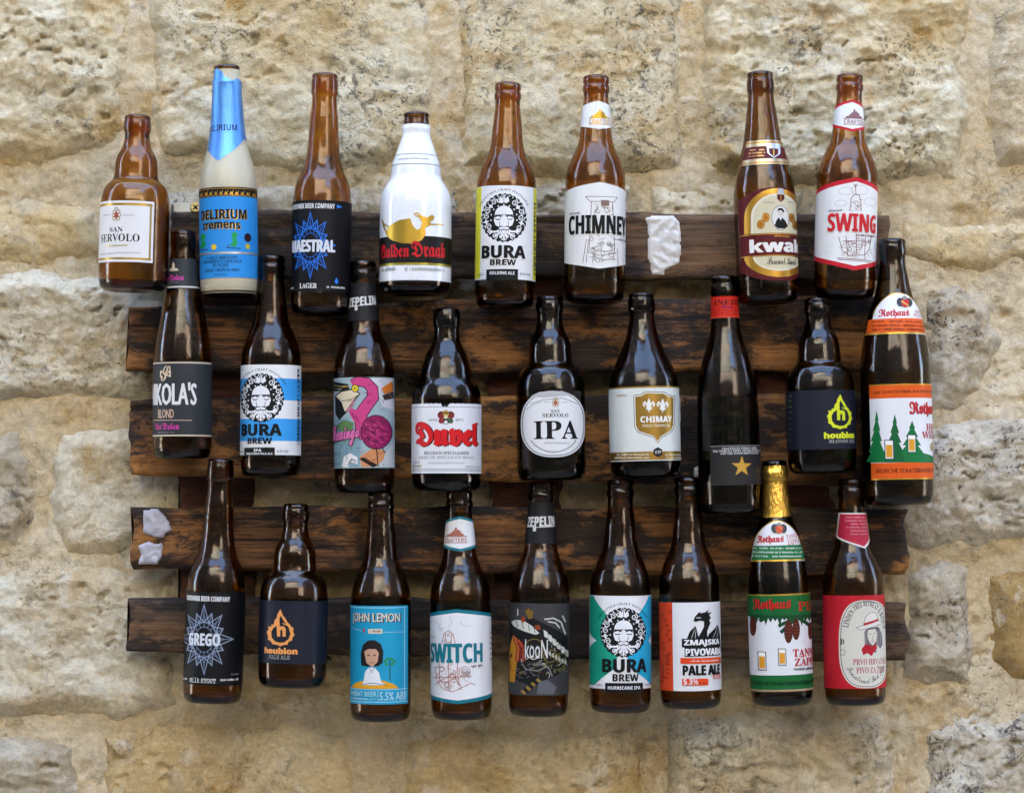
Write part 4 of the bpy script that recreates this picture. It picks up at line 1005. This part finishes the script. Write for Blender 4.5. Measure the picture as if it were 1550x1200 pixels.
    a.text('Flamingo', 'script', 104, 815, 232, 925, bk, .05, slope=18); a.text('Flamingo', 'script', 106, 818, 230, 922, ink('d0689c'), .015, slope=18); a.done()
    n = Art(b, 'neck_label', .0004); n.wrap(178, 352, -150, 150, ink('1c1c1e')); n.text('ZEPELIN', 'bold', 180, 242, 296, 284, ink('d2d0cc'), .014, slope=12); n.poly([(205, 284), (218, 282), (218, 304), (206, 306)], ink('d2d0cc'), 'lettering'); n.line([(205, 286), (298, 268)], 3, ink('d2d0cc'), 'lettering'); n.done()
def b_duvel():
    b = Bottle('dark stubby bottle with white label, big red blackletter and small crest', 'duvel', Z7, (619, 293), (617, 1118), 158, G_DARK)
    a = Art(b); notch = lambda an: (-14 + 4 * math.sin(an * 2)) if -7 < an < 6 else 1.5 * math.sin(an * .7)
    a.wrap(728, 1040, -90, 90, ink('dcdcdc'), top=notch)
    lg = ink('8a8a8c')
    for y in (742, 1020, 1027): a.wrap(y, y + 3, -82, 82, lg, 'emblem')
    for c, x, y, r in (('7a2a24', 598, 780, 17), ('7a2a24', 640, 780, 17), ('b08a3a', 619, 772, 14), ('2a2a2a', 619, 806, 16), ('8a2a2a', 598, 806, 12), ('3a5a3a', 640, 806, 12), ('d8c8a0', 619, 788, 9), ('d8d8d4', 619, 812, 8)): a.disc(x, y, r, r, ink(c), n=14)
    a.line([(585, 775), (600, 765), (619, 772), (638, 765), (653, 775)], 4, BLACK)
    a.text('ANNO', 'serif', 541, 796, 580, 807, ink('3a3a3a')); a.text('1871', 'serif', 660, 796, 697, 807, ink('3a3a3a'))
    a.text('Duvel', 'frak', 481, 808, 764, 924, ink('5a0c10'), .045); a.text('Duvel', 'frak', 480, 808, 760, 920, ink('d01a1e'), .03)
    a.text('BELGISCH SPECIAALBIER', 'serif', 522, 942, 720, 956, ink('26303a')); a.text('BIERE DE SPECIALITE BELGE', 'serif', 498, 963, 742, 975, ink('8a8a8c'))
    squig(a, 540, 700, 994, 12, lg, 1.8); micro(a, 468, 505, 990, 6, lg); micro(a, 468, 512, 1006, 10, gold('a89050')); micro(a, 705, 770, 1010, 6, lg); a.done()
def b_ssipa():
    b = Bottle('dark stubby bottle with rounded white oval label and large black serif capitals', 'stein', Z8, (245, 147), (255, 980), 157, G_DARK)
    a = Art(b); sup = lambda rx, ry, cx=261, cy=730: [(cx + rx * math.copysign(abs(math.cos(t)) ** .82, math.cos(t)), cy + ry * math.copysign(abs(math.sin(t)) ** .82, math.sin(t))) for t in [6.2832 * i / 72 for i in range(72)]]
    a.poly(sup(145, 148), ink('dfdfdd'), 'base'); a.line(sup(137, 140), 2.6, BLACK, closed=True); a.line(sup(141, 144), 1.4, GREY, closed=True)
    a.poly([(160, 605), (200, 586), (300, 582), (345, 600), (290, 606), (215, 612)], ink('b4b4b2')); a.line([(158, 640), (215, 622), (300, 614), (372, 640)], 2.4, ink('5a5a58')); a.line([(140, 665), (180, 640), (210, 630)], 2, ink('8a8a88'))  # crumpled paper top: shade of the creases painted as grey patch and lines
    crest(a, 270, 634, 1.1, gold('9a7a30'), ink('b03a3a')); squig(a, 216, 244, 632, 5, GREY, 1.6); squig(a, 294, 325, 632, 5, GREY, 1.6)
    a.text('SAN', 'serif', 250, 664, 288, 679, BLACK); a.text('SERVOLO', 'serif', 212, 682, 327, 699, BLACK); a.text('IPA', 'serif', 174, 714, 369, 796, BLACK, .01)
    squig(a, 218, 330, 815, 12, GREY, 2)
    for i in range(26):
        t = R(218 + i * 4.2); a.disc(261 + 122 * math.cos(t), 730 - 125 * math.sin(t), 3.2, 3.6, ink('3a3a3a'), 'lettering', 6)
    a.done()
def b_chimay():
    b = Bottle('dark cone-shouldered bottle with pale label and golden shield', 'chimay', Z8, (662, 133), (683, 968), 160, G_DARK)
    gd, pw = gold('a8843a'), ink('d6d9d0'); a = Art(b); a.wrap(560, 894, -90, 90, pw); a.wrap(560, 568, -90, 90, gd, 'emblem'); a.wrap(853, 890, -90, 90, gd, 'emblem')
    sh = lambda k: [(715 + (x - 715) * k, 690 + (y - 690) * k) for x, y in [(622, 604), (652, 600), (670, 588), (758, 588), (776, 600), (806, 604), (803, 735), (792, 760), (745, 788), (727, 814), (708, 788), (640, 765), (626, 740)]]
    a.poly(sh(1.03), ink('4a4030')); a.poly(sh(1.0), ink('e0ded2')); a.poly(sh(.95), gd)
    for cx in (688, 750):
        wt = ink('e8e6dc')
        a.poly([(cx, 614), (cx + 8, 632), (cx + 5, 655), (cx, 682), (cx - 5, 655), (cx - 8, 632)], wt)
        for sx in (-1, 1): a.line([(cx + sx * 4, 668), (cx + sx * 8, 645), (cx + sx * 18, 632), (cx + sx * 24, 640), (cx + sx * 20, 652)], 7, wt)
        a.line([(cx - 15, 660), (cx + 15, 660)], 5, wt)
    a.text('CHIMAY', 'bold', 650, 694, 792, 722, ink('eae8de'), .03); a.text('PERES TRAPPISTES', 'bold', 660, 731, 782, 743, ink('d8d0b0'))
    a.text('TRIPEL', 'plain', 546, 596, 592, 607, gd); 
    for y in (866, 880): micro(a, 540, 692, y, 8, ink('e0d8b8')); micro(a, 760, 842, y, 8, ink('e0d8b8'))
    a.poly([(727 + 22 * math.cos(R(30 + 60 * i)), 855 + 22 * math.sin(R(30 + 60 * i))) for i in range(6)], ink('141820')); a.text('ATP', 'bold', 713, 848, 741, 862, ink('c8c8c0'))
    for i in range(14): a.rect(820, 602 + i * 8.5, 842, 602 + i * 8.5 + rg.uniform(2, 5), ink('ecece8'), 'lettering')
    a.done()
def b_inedit():
    b = Bottle('tall slender near-black bottle with gold star label and red neck band', 'inedit', Z9, (197, 55), (228, 1130), 142, G_DARK)
    a = Art(b); a.wrap(825, 1003, -41, 105, ink('2a2827')); a.wrap(826, 829, -41, 105, ink('8a8a88'), 'emblem')
    for t, x0, x1, y in (('CRAFTED BY FERRAN ADRIÀ', 178, 338, 838), ("THE WORLD'S MOST AWARD-WINNING CHEF", 138, 364, 849), ('AND THE DAMM BREWMASTERS', 170, 345, 860)): a.text(t, 'serif', x0, y - 5, x1, y + 5, ink('d4d4d0'))
    st = []
    for i in range(10): r = 48 if i % 2 == 0 else 19; st.append((266 + r * math.sin(R(36 * i)), 920 - r * math.cos(R(36 * i))))
    a.poly(st, ink('c89a3c')); a.done()
    n = Art(b, 'neck_label', .0004); n.wrap(150, 247, -170, 170, ink('c82818')); dk = ink('3a0c0c'); n.text('INEDIT', 'serif', 152, 166, 268, 190, dk, .01); n.text('Damm', 'script', 182, 190, 234, 204, ink('2a1a50'), .02)
    for y in (215, 228): micro(n, 150, 250, y, 5, ink('8a1c14'))
    n.wrap(244, 247, -170, 170, ink('e8603c'), 'emblem'); n.done()
def houblon(label, Z, top, bot, hw, y0, y1, off, col, word, w2, sub, glass):
    b = Bottle(label, 'stein', Z, top, bot, hw, glass, 'flame label stubby bottles'); a = Art(b); a.wrap(y0, y1, -100, 92, NAVY); m = ink(col)
    flame(a, off[0], off[1], m, NAVY); a.text('houblon', 'bold', *w2, m, .06); a.text(word, 'serif' if 'BL' in word else 'mono', *sub, ink('a8a8a4')); return a, b
def b_houblon1():
    a, b = houblon('dark stubby bottle with navy label and lime green flame', Z9, (622, 155), (645, 948), 156, 577, 842, (0, 0), 'd4dc28', 'BLONDE ALE', (632, 764, 778, 794), (655, 798, 778, 813), G_DARK)
    for i in range(9): micro(a, 488, 500, 600 + i * 25, 5, ink('7a9a40'))
    a.done()
def b_weizen():
    b = Bottle('large half-litre brown bottle with orange and white label and arched neck label', 'weizen', Z10, (328, 35), (355, 1130), 145, G_DARK)
    og, gn, gd = ink('dc5a18'), ink('12703a'), gold('c8a03c'); a = Art(b); a.wrap(637, 1026, -56, 118, ink('e2e2e2')); a.wrap(641, 695, -56, 118, og, 'emblem'); a.wrap(957, 1021, -56, 118, og, 'emblem')
    for y in (637, 1021): a.wrap(y, y + 5, -56, 118, gd, 'emblem')
    a.text('DAS QUALITÄTSBIER AUS DEM HOCHSCHWARZWALD', 'plain', 238, 660, 540, 676, ink('4a1408'), .02); a.text('BADISCHE STAATSBRAUEREI ROTHAUS', 'plain', 248, 980, 521, 998, ink('4a1408'), .02)
    I = 'illustration'; a.poly([(230, 925), (300, 905), (420, 915), (500, 935), (500, 957), (230, 957)], gn, I); tree(a, 250, 745, 955, 34, gn); tree(a, 388, 786, 955, 66, gn); tree(a, 318, 760, 955, 44, ink('0e5c30'))
    beerglass(a, 282, 868, 312, 942); beerglass(a, 372, 846, 402, 914)
    a.text('Rothaus', 'frak', 376, 708, 498, 772, ink('2a0c10'), .035); a.text('Rothaus', 'frak', 376, 708, 496, 769, ink('c41c24'), .02); rd = ink('a8342c'); a.text('HEFE', 'serif', 450, 797, 515, 826, rd, .01); a.text('WEIZEN', 'serif', 430, 829, 534, 858, rd, .01)
    a.disc(486, 890, 17, 20, ink('a89878'), I); a.done()
    n = Art(b, 'neck_label', .0005); P = [(232, 432)] + [(344 - 100 * math.cos(R(t)), 352 - 90 * max(0, math.sin(R(t))) ** 1.5) for t in range(0, 181, 10)] + [(466, 432)]
    n.poly(P, ink('e0e0de'), 'base'); n.wrap(368, 426, -75, 75, og, 'emblem'); n.wrap(426, 432, -80, 80, gd, 'emblem'); n.line(P[1:-1], 3.4, gd)
    n.text('Rothaus', 'frak', 262, 328, 384, 368, ink('b81c22'), .03); n.text('HEFE', 'serif', 408, 331, 436, 344, rd); n.text('WEIZEN', 'serif', 400, 346, 446, 362, rd)
    for y in (381, 397, 413): micro(n, 238, 456, y, 7, ink('5a1a0a'))
    n.disc(348, 300, 15, 18, ink('3a3a3c')); n.disc(382, 300, 15, 18, ink('3a3a3c')); n.poly([(350, 290), (382, 290), (380, 312), (366, 324), (352, 312)], ink('c02828')); n.line([(352, 296), (380, 316)], 5, gold('d0b050')); n.disc(365, 282, 10, 8, ink('8a8478')); n.done()

# ------------------------------------------------------------------ lower row
def b_star2():
    a, b = b_maestral(Z11, (441, 42), (403, 1092), 127, 612, 1010, 384, 815, 108, 150, '8f9bb0', '74839c', 'GREGO', 'long-neck brown bottle, black label with silver-grey wireframe star', (300, 630, 492, 652), 'Milk STOUT', (320, 978, 433, 1000), (316, 788, 452, 842), G_BROWN)
    micro(a, 452, 520, 988, 9, BONE); micro(a, 280, 308, 985, 8, BONE); micro(a, 490, 522, 966, 7, GREY); a.done()
def b_houblon2():
    a, b = houblon('brown stubby bottle with navy label and peach orange flame', Z11, (767, 237), (747, 1025), 147, 650, 918, (5, 89), 'e89c54', 'PALE ALE', (640, 848, 785, 876), (660, 881, 752, 897), G_BROWN); a.done()
def b_lemon():
    b = Bottle('brown long-neck bottle with turquoise label showing a palm on a yellow hill', 'long', Z12, (230, 135), (228, 1168), 137, G_BROWN)
    I = 'illustration'; cr, wl = ink('d8d0bc'), ink('a8d4e0'); a = Art(b); a.wrap(645, 1086, -100, 66, ink('1f98bc')); a.wrap(652, 655, -100, 62, wl, 'emblem'); a.rect(338, 655, 341, 1076, wl); a.wrap(1074, 1077, -100, 62, wl, 'emblem'); a.wrap(1018, 1021, -100, 62, wl, 'emblem')
    a.text('JOHN LEMON', 'plain', 111, 680, 324, 733, ink('5a2c20'), .012); a.text('JOHN LEMON', 'plain', 108, 677, 320, 729, cr, .012)
    a.rect(180, 748, 243, 769, cr); micro(a, 187, 236, 758, 10, ink('6a3a34')); a.line([(100, 745), (155, 757)], 2, wl); a.line([(246, 762), (338, 764)], 2, wl); a.disc(161, 756, 5, 10, ink('b03c50'), n=10)
    a.poly([(100, 1016), (118, 996), (150, 982), (200, 974), (250, 980), (290, 994), (316, 1016)], ink('dc9c1c'), I)
    a.line([(276, 890), (277, 978)], 4, ink('1c3a2a'), I)
    for dx, dy in ((-20, 0), (-8, -10), (8, -8), (20, 2), (-14, 14), (12, 14)): a.poly([(275 + dx - 9, 892 + dy), (275 + dx, 884 + dy), (275 + dx + 9, 890 + dy), (275 + dx, 900 + dy)], ink('2c8848'), I)
    # a plain seated figure: dark hair, white shirt
    a.poly([(148, 912), (146, 860), (156, 820), (180, 800), (210, 798), (236, 815), (248, 850), (244, 900), (226, 914), (170, 916)], ink('201a1a'), I); a.poly([(162, 850), (182, 838), (216, 838), (228, 856), (222, 896), (198, 918), (172, 900)], ink('c89c80'), I)
    a.line([(176, 866), (188, 866)], 5, ink('3a2420'), I); a.line([(202, 866), (214, 866)], 5, ink('3a2420'), I); a.line([(186, 898), (204, 900)], 3, ink('7a3a34'), I)
    a.poly([(160, 980), (166, 940), (184, 920), (208, 920), (228, 942), (238, 985), (262, 1000), (150, 1000)], ink('dfe2e4'), I); a.line([(186, 920), (196, 945), (206, 920)], 3, GREY, I); a.line([(150, 998), (200, 990), (262, 1000)], 2.5, BLACK, I)
    a.text('WHEAT BEER', 'plain', 98, 1028, 218, 1050, wl, .015); micro(a, 98, 216, 1062, 8, wl); a.line([(224, 1022), (224, 1074)], 2, wl); a.text('5.5% ABV', 'plain', 231, 1030, 346, 1068, wl, .015); a.done()
def b_switch():
    b = Bottle('brown long-neck bottle with teal-edged white peaked label and neck label', 'long', Z12, (585, 128), (597, 1160), 138, G_BROWN, 'peaked label bottles')
    tl = ink('14707f'); a = hexlab(b, 659, 1084, -6, 22, tl, ink('e2e2e2'), 16); br, lb = ink('a86858'), ink('b0aaa8')
    sketch(a, [[(470, 715), (500, 730), (495, 750), (520, 745)], [(545, 690), (555, 720), (540, 740)], [(590, 715), (610, 735), (640, 735)], [(500, 745), (520, 765)]], lb, 2)
    sketch(a, [[(510, 815), (520, 770), (540, 755), (560, 770), (572, 815)], [(525, 770), (530, 810)], [(555, 770), (552, 815)], [(478, 920), (490, 990), (520, 1020), (560, 1030), (640, 990), (660, 1000)], [(500, 900), (500, 990)], [(540, 900), (540, 1010)], [(580, 900), (585, 1000)], [(470, 970), (640, 960)], [(480, 1000), (560, 950), (600, 1010)], [(500, 985), (590, 985)]], br, 3)
    for x, y, r in ((612, 940, 24), (612, 940, 14), (560, 960, 14), (510, 930, 10), (535, 1000, 12)): a.ring(x, y, r, r, 3, br, 'illustration', 16)
    hatch(a, 515, 765, 570, 815, 16, br); hatch(a, 480, 905, 625, 1020, 56, br); hatch(a, 600, 920, 640, 965, 10, ink('5a5450'))
    a.text('SWITCH', 'bold', 461, 812, 690, 900, tl, .016); a.text('rye ipa', 'script', 640, 905, 690, 924, ink('5a2a28'), .02); squig(a, 454, 482, 786, 8, GREY); 
    for i in range(7): micro(a, 722, 730, 745 + i * 24, 10, GREY)
    a.done()
    n = hexlab(b, 243, 402, 3, 18, tl, ink('e2e2e2'), 12, 'neck_label', d0=-130, d1=130); skyline(n, 522, 292, 622, 364, ink('a86858')); n.done()
def b_koon():
    b = Bottle('brown long-neck bottle with dark grey monster drawing label and black neck label', 'long', Z13, (240, 90), (223, 1145), 136, G_BROWN, 'illustrated label bottles with black neck labels')
    I = 'illustration'; cr, bk, gy = ink('c8c8bc'), ink('121212'), ink('78787a'); a = Art(b); a.wrap(634, 1046, -105, 105, ink('3c3a3b'))
    a.poly([(92, 720), (200, 700), (362, 800), (362, 900), (300, 960), (180, 1000), (94, 960)], bk, I)
    a.poly([(95, 835), (112, 780), (140, 800), (130, 880), (118, 990), (94, 990)], ink('b87c18'), I)
    for i in range(5): a.line([(110 + i * 9, 782 + i * 6), (128 + i * 9, 835), (122 + i * 11, 895)], 6, ink('8a2820') if i % 2 == 0 else ink('c05030'), I)
    a.poly([(98, 720), (120, 704), (160, 706), (200, 732), (236, 768), (214, 780), (160, 766), (112, 742)], bk, I); a.poly([(102, 722), (122, 709), (158, 711), (198, 737), (228, 767), (212, 774), (162, 760), (114, 738)], cr, I)
    for x in (125, 150, 178, 202): a.line([(x, 712 + (x - 125) * .35), (x + 8, 742 + (x - 125) * .3)], 3, bk, I)
    for i in range(6):
        x, y = 246 + i * 19, 752 + i * 18
        a.poly([(x, y), (x + 18, y + 10), (x + 20, y + 40), (x + 4, y + 30)], cr, I)
    a.poly([(165, 668), (180, 655), (200, 670), (198, 700), (180, 705)], gold('a08038'), I); a.line([(132, 660), (132, 690)], 5, cr, I); a.poly([(145, 700), (160, 690), (168, 715), (150, 722)], ink('8a3a1c'), I); a.poly([(205, 735), (225, 728), (236, 750), (215, 752)], ink('8a3a1c'), I)
    for L in ([(250, 705), (290, 700), (325, 720), (335, 750), (345, 775)], [(265, 715), (300, 722), (318, 745)], [(330, 690), (345, 720)], [(240, 905), (270, 925), (285, 960)], [(150, 905), (170, 930), (220, 935), (265, 915)]): a.line(L, 6, gy if L[0][0] < 250 else cr, I)
    for cx, cy, r in ((205, 835, 42), (275, 870, 28), (325, 880, 22)): a.ring(cx, cy, r, r, 4, ink('7a6a30'), I, 20)
    for i in range(8):
        x, y = 145 + i * 11, 1030 - i * 9; a.poly([(x, y), (x + 8, y - 10), (x + 24, y + 4), (x + 16, y + 14)], gold('b89848') if i % 2 == 0 else bk, I)
    a.poly([(215, 1040), (225, 985), (262, 975), (305, 1010), (290, 1042)], ink('5a5c60'), I)
    for i in range(46):
        x, y = rg.uniform(104, 352), rg.uniform(760, 960); r0 = rg.uniform(5, 15); t = rg.uniform(0, 6.28)
        a.line([(x + r0 * math.cos(t + k * .6), y + r0 * math.sin(t + k * .6)) for k in range(5)], rg.uniform(2, 5), (ink('a8a89c'), ink('6a6a66'), gold('8a7434'), bk, ink('5a2018'), bk)[i % 6], I)
    for i in range(7): x, y = 252 + i * 14, 842 + i * 9; a.poly([(x, y), (x + 11, y - 4), (x + 13, y + 20), (x + 4, y + 14)], ink('b0aea0'), I)
    hatch(a, 240, 860, 350, 950, 24, ink('8a8450'), 2.4); hatch(a, 130, 890, 230, 970, 18, gy, 2)
    a.text('kooN', 'plain', 166, 796, 264, 880, ink('d8d8d4'), .004); a.line([(172, 868), (200, 884), (230, 876)], 3, ink('d8d8d4'), 'lettering'); micro(a, 205, 245, 905, 14, GREY); a.done()
    n = Art(b, 'neck_label', .0004); n.wrap(178, 368, -150, 150, ink('1c1c1e')); n.text('ZEPELIN', 'bold', 178, 244, 296, 290, ink('d2d0cc'), .014, slope=8); n.poly([(200, 290), (214, 288), (214, 310), (201, 312)], ink('d2d0cc'), 'lettering'); n.line([(200, 294), (298, 288)], 3, ink('d2d0cc'), 'lettering'); n.done()
def b_bura3():
    gn, cy = ink('17957a'), ink('22a6cc')
    def z(a):
        a.poly([(452, 603), (474, 603), (560, 715), (600, 808), (560, 930), (478, 1004), (450, 1004), (452, 838), (487, 803), (452, 770)], gn); a.poly([(744, 603), (722, 603), (640, 720), (600, 808), (640, 930), (728, 1002), (744, 1002), (744, 835), (720, 803), (744, 775)], cy)
    bura('brown long-neck bottle with bearded face emblem on green, cyan and white label', Z13, (597, 78), (597, 1128), 139, G_BROWN, 600, 1020, (605, 764, 102), z, (512, 882, 708, 944), (557, 950, 672, 982), (525, 990, 692, 1034), [('HURRICANE IPA', 537, 1004, 680, 1019)], [('0,33 L', 486, 996, 516, 1007), ('7,6% Vol', 698, 996, 736, 1007)], [])
def b_zmajska():
    b = Bottle('brown long-neck bottle with white and orange label and black dragon', 'long', Z14, (212, 98), (228, 1140), 138, G_BROWN)
    og = ink('d8441a'); I = 'emblem'; a = Art(b); a.wrap(660, 1056, -105, 100, ink('e0e0e0')); a.wrap(660, 1056, -105, -38, og, 'emblem')
    for i in range(16): x, y = rg.uniform(92, 128), 700 + i * 21; a.poly([(x - 8, y), (x + 6, y - 9), (x + 10, y + 6), (x - 4, y + 12)], ink('b03412'), 'illustration')
    for i in range(6): micro(a, 100, 130, 900 + i * 20, 9, ink('8a2008'))
    a.poly([(228, 742), (236, 722), (250, 706), (262, 700), (258, 708), (280, 704), (300, 690), (292, 706), (312, 704), (300, 716), (308, 730), (300, 740), (306, 752), (298, 770), (290, 790), (292, 822), (244, 822), (262, 795), (276, 768), (276, 745), (258, 740), (240, 746)], BLACK)
    a.line([(242, 728), (262, 728)], 3, WHITE)
    a.poly([(200, 822), (212, 790), (238, 764), (246, 790), (252, 822)], BLACK); a.poly([(288, 822), (300, 800), (340, 762), (350, 790), (354, 822)], BLACK)
    for L in ([(220, 820), (236, 775)], [(236, 820), (240, 785)], [(318, 820), (338, 772)], [(336, 820), (344, 785)]): a.line(L, 2.4, ink('b8b8b8'))
    a.poly([(178, 822), (352, 818), (356, 862), (354, 898), (190, 902), (190, 862), (178, 860)], BLACK)
    a.text('ZMAJSKA', 'bold', 187, 825, 348, 857, WHITE, .03); a.text('PIVOVARA', 'bold', 194, 865, 354, 897, WHITE, .03)
    a.rect(172, 908, 356, 934, og); micro(a, 205, 345, 921, 7, ink('f0d8c8')); a.text('PALE ALE', 'bold', 182, 940, 350, 985, BLACK, .04)
    a.rect(180, 1000, 295, 1030, og); a.text('5.3%', 'bold', 186, 1001, 249, 1027, WHITE, .01); micro(a, 254, 290, 1020, 7, BLACK); a.text('0,33L', 'bold', 316, 984, 356, 1008, og); a.done()
def b_tannen():
    b = Bottle('dark bottle with gold foil neck, green neck label and green and white label', 'tannen', Z14, (605, 22), (643, 1128), 141, G_DARK)
    b.band('gold_foil', 44, 277, FOIL_GOLD, .0005)
    gn, gd, rd = ink('14602c'), gold('c8a03c'), ink('c02418'); a = Art(b); a.wrap(622, 1058, -95, 110, ink('e0e0e0')); a.wrap(626, 722, -95, 110, gn, 'emblem'); a.wrap(985, 1050, -95, 110, gn, 'emblem')
    for y in (622, 1051): a.wrap(y, y + 6, -95, 110, gd, 'emblem')
    a.text('Rothaus', 'frak', 505, 644, 668, 702, ink('2a0808'), .03); a.text('Rothaus', 'frak', 504, 643, 666, 700, rd, .015); a.text('PILS', 'serif', 698, 655, 800, 697, rd)
    I = 'illustration'; dg = ink('0e4422'); fr = [(490, 716)]
    for i in range(15): fr += [(496 + i * 20, 752 + 14 * math.sin(i * 2.4)), (506 + i * 20, 730)]
    a.poly(fr + [(800, 716)], dg, I)
    for L in ([(690, 730), (655, 760), (620, 795)], [(690, 730), (640, 750), (610, 765)], [(700, 730), (735, 750), (760, 770)], [(560, 725), (530, 745)]): a.line(L, 16, dg, I)
    for cx, cy, rx, ry in ((655, 790, 20, 52), (690, 780, 18, 48), (505, 770, 13, 44), (762, 790, 14, 40)):
        a.disc(cx, cy, rx, ry, ink('4a1c10'), I, 18)
        for k in range(5): a.line([(cx - rx * .7, cy - ry * .6 + k * ry * .3), (cx, cy - ry * .5 + k * ry * .3), (cx + rx * .7, cy - ry * .6 + k * ry * .3)], 2.4, ink('7a3a22'), I)
    beerglass(a, 527, 884, 556, 962); beerglass(a, 612, 868, 642, 938)
    r2 = ink('b01c24'); a.text('TANNEN', 'serif', 674, 866, 800, 902, r2, .015); a.text('ZÄPFLE', 'serif', 682, 908, 800, 942, r2, .015); a.disc(714, 903, 3, 3, r2, 'lettering', 8); a.disc(723, 903, 3, 3, r2, 'lettering', 8); micro(a, 675, 785, 957, 11, ink('26262c')); a.text('BADISCHE STAATSBRAUEREI ROTHAUS', 'plain', 505, 1012, 800, 1028, ink('0a2c14'), .02); a.done()
    n = Art(b, 'neck_label', .0005); P = [(497, 474)] + [(614 - 105 * math.cos(R(t)), 402 - 107 * max(0, math.sin(R(t))) ** 1.4) for t in range(0, 181, 10)] + [(738, 474)]
    n.poly(P, ink('e0e0de'), 'base'); n.wrap(404, 468, -75, 75, ink('1c6e3a'), 'emblem'); n.wrap(468, 475, -80, 80, gd, 'emblem'); n.line(P[1:-1], 4, gd)
    n.text('Rothaus', 'frak', 525, 358, 638, 400, ink('b81c22'), .03); n.text('TANNEN', 'serif', 648, 352, 706, 374, r2, slope=10); n.text('ZÄPFLE', 'serif', 654, 376, 712, 398, r2, slope=10)
    for y in (417, 435, 453): micro(n, 505, 728, y, 8, ink('c8d8c8'))
    n.disc(600, 328, 15, 20, ink('3a3a3c')); n.disc(636, 328, 15, 20, ink('3a3a3c')); n.poly([(602, 318), (634, 318), (632, 340), (618, 352), (604, 340)], ink('d0602c')); n.line([(604, 324), (632, 344)], 5, ink('b02020')); n.disc(618, 310, 10, 8, ink('8a8478')); n.done()
def b_linden():
    b = Bottle('brown long-neck bottle with red label, cream oval and woman in wide hat', 'long', Z15, (505, 105), (525, 1125), 139, G_BROWN)
    rd, cr, I = ink('b81c28'), ink('d2cebf'), 'illustration'; a = Art(b); a.wrap(628, 1046, -105, 96, rd)
    sup = lambda rx, ry, cx=556, cy=846, e=.7: [(cx + rx * math.copysign(abs(math.cos(t)) ** e, math.cos(t)), cy + ry * math.copysign(abs(math.sin(t)) ** e, math.sin(t))) for t in [6.2832 * i / 64 for i in range(64)]]
    a.poly(sup(121, 197), cr); a.line(sup(114, 190), 2.6, BLACK, closed=True)
    a.arctext('LINDEN TREE RETREAT & RANCH', 'serif', 556, 800, 96, 138, 168, 8, 26, ink('1c1c1c'), .005)
    a.arctext('Sensational Red Ale', 'script', 556, 880, 92, 130, 212, 330, 26, ink('1c1c1c'), .02, inside=True)
    a.text('PRVO HRVATSKO', 'serif', 495, 911, 654, 938, ink('a03040')); a.text('PIVO ZA ZENE', 'serif', 510, 948, 646, 976, ink('a03040')); a.line([(604, 943), (609, 947), (614, 943)], 2, ink('a03040'), 'lettering')
    dk = ink('4a4648'); a.rect(443, 822, 449, 850, dk, 'lettering'); a.rect(452, 826, 457, 846, dk, 'lettering'); a.ring(452, 884, 9, 14, 3, ink('8a8680'), 'emblem', 14)
    a.poly([(545, 790), (560, 775), (612, 768), (630, 800), (634, 850), (622, 868), (606, 850), (600, 885), (560, 880), (548, 850)], ink('5c585a'), I)
    for x in (548, 556, 606, 614, 622): a.line([(x, 785), (x + 2, 820), (x - 2, 862)], 2, ink('b0aca6'), I)
    a.poly([(562, 782), (598, 778), (606, 800), (602, 834), (584, 852), (568, 838), (560, 812)], ink('cfc8ba'), I); a.line([(568, 802), (578, 800)], 3, dk, I); a.line([(588, 800), (598, 798)], 3, dk, I); a.line([(576, 836), (592, 834)], 3, ink('8a3038'), I); a.line([(584, 806), (582, 822), (588, 824)], 1.6, dk, I)
    a.poly([(508, 772), (540, 762), (552, 722), (575, 702), (600, 706), (612, 738), (628, 746), (626, 756), (560, 776), (525, 782)], ink('dad6ca'), I); a.line([(508, 772), (540, 762), (552, 722), (575, 702), (600, 706), (612, 738), (628, 746), (626, 756), (560, 776), (525, 782), (508, 772)], 2, dk, I)
    a.poly([(543, 752), (612, 732), (614, 742), (542, 764)], ink('b02430'), I)
    a.poly([(532, 868), (550, 845), (582, 856), (602, 842), (606, 866), (590, 880), (580, 900), (560, 885), (540, 894)], ink('b01c28'), I); a.line([(552, 856), (574, 872), (598, 852)], 2, ink('5a1018'), I); a.done()
    n = Art(b, 'neck_label', .0005); q = [(447, 258), (574, 258), (588, 376), (556, 418), (434, 366)]; cx, cy = 510, 325
    n.poly(q, ink('d8d4cc'), 'base'); n.poly([(cx + (x - cx) * .92 , cy + (y - cy) * .91) for x, y in q], ink('b0243c'))
    for i, (x0, x1) in enumerate(((472, 574), (472, 574), (495, 574), (476, 574), (492, 570), (490, 568))): micro(n, x0, x1, 278 + i * 15, 7, ink('d88898'))
    n.done()
for fn in (b_san_servolo, b_delirium, b_star1, b_gulden, b_bura1, b_chimney, b_kwak, b_swing, b_nikola, b_bura2, b_flamingo, b_duvel, b_ssipa, b_chimay, b_inedit, b_houblon1, b_weizen, b_star2, b_houblon2, b_lemon, b_switch, b_koon, b_bura3, b_zmajska, b_tannen, b_linden):
    fn()
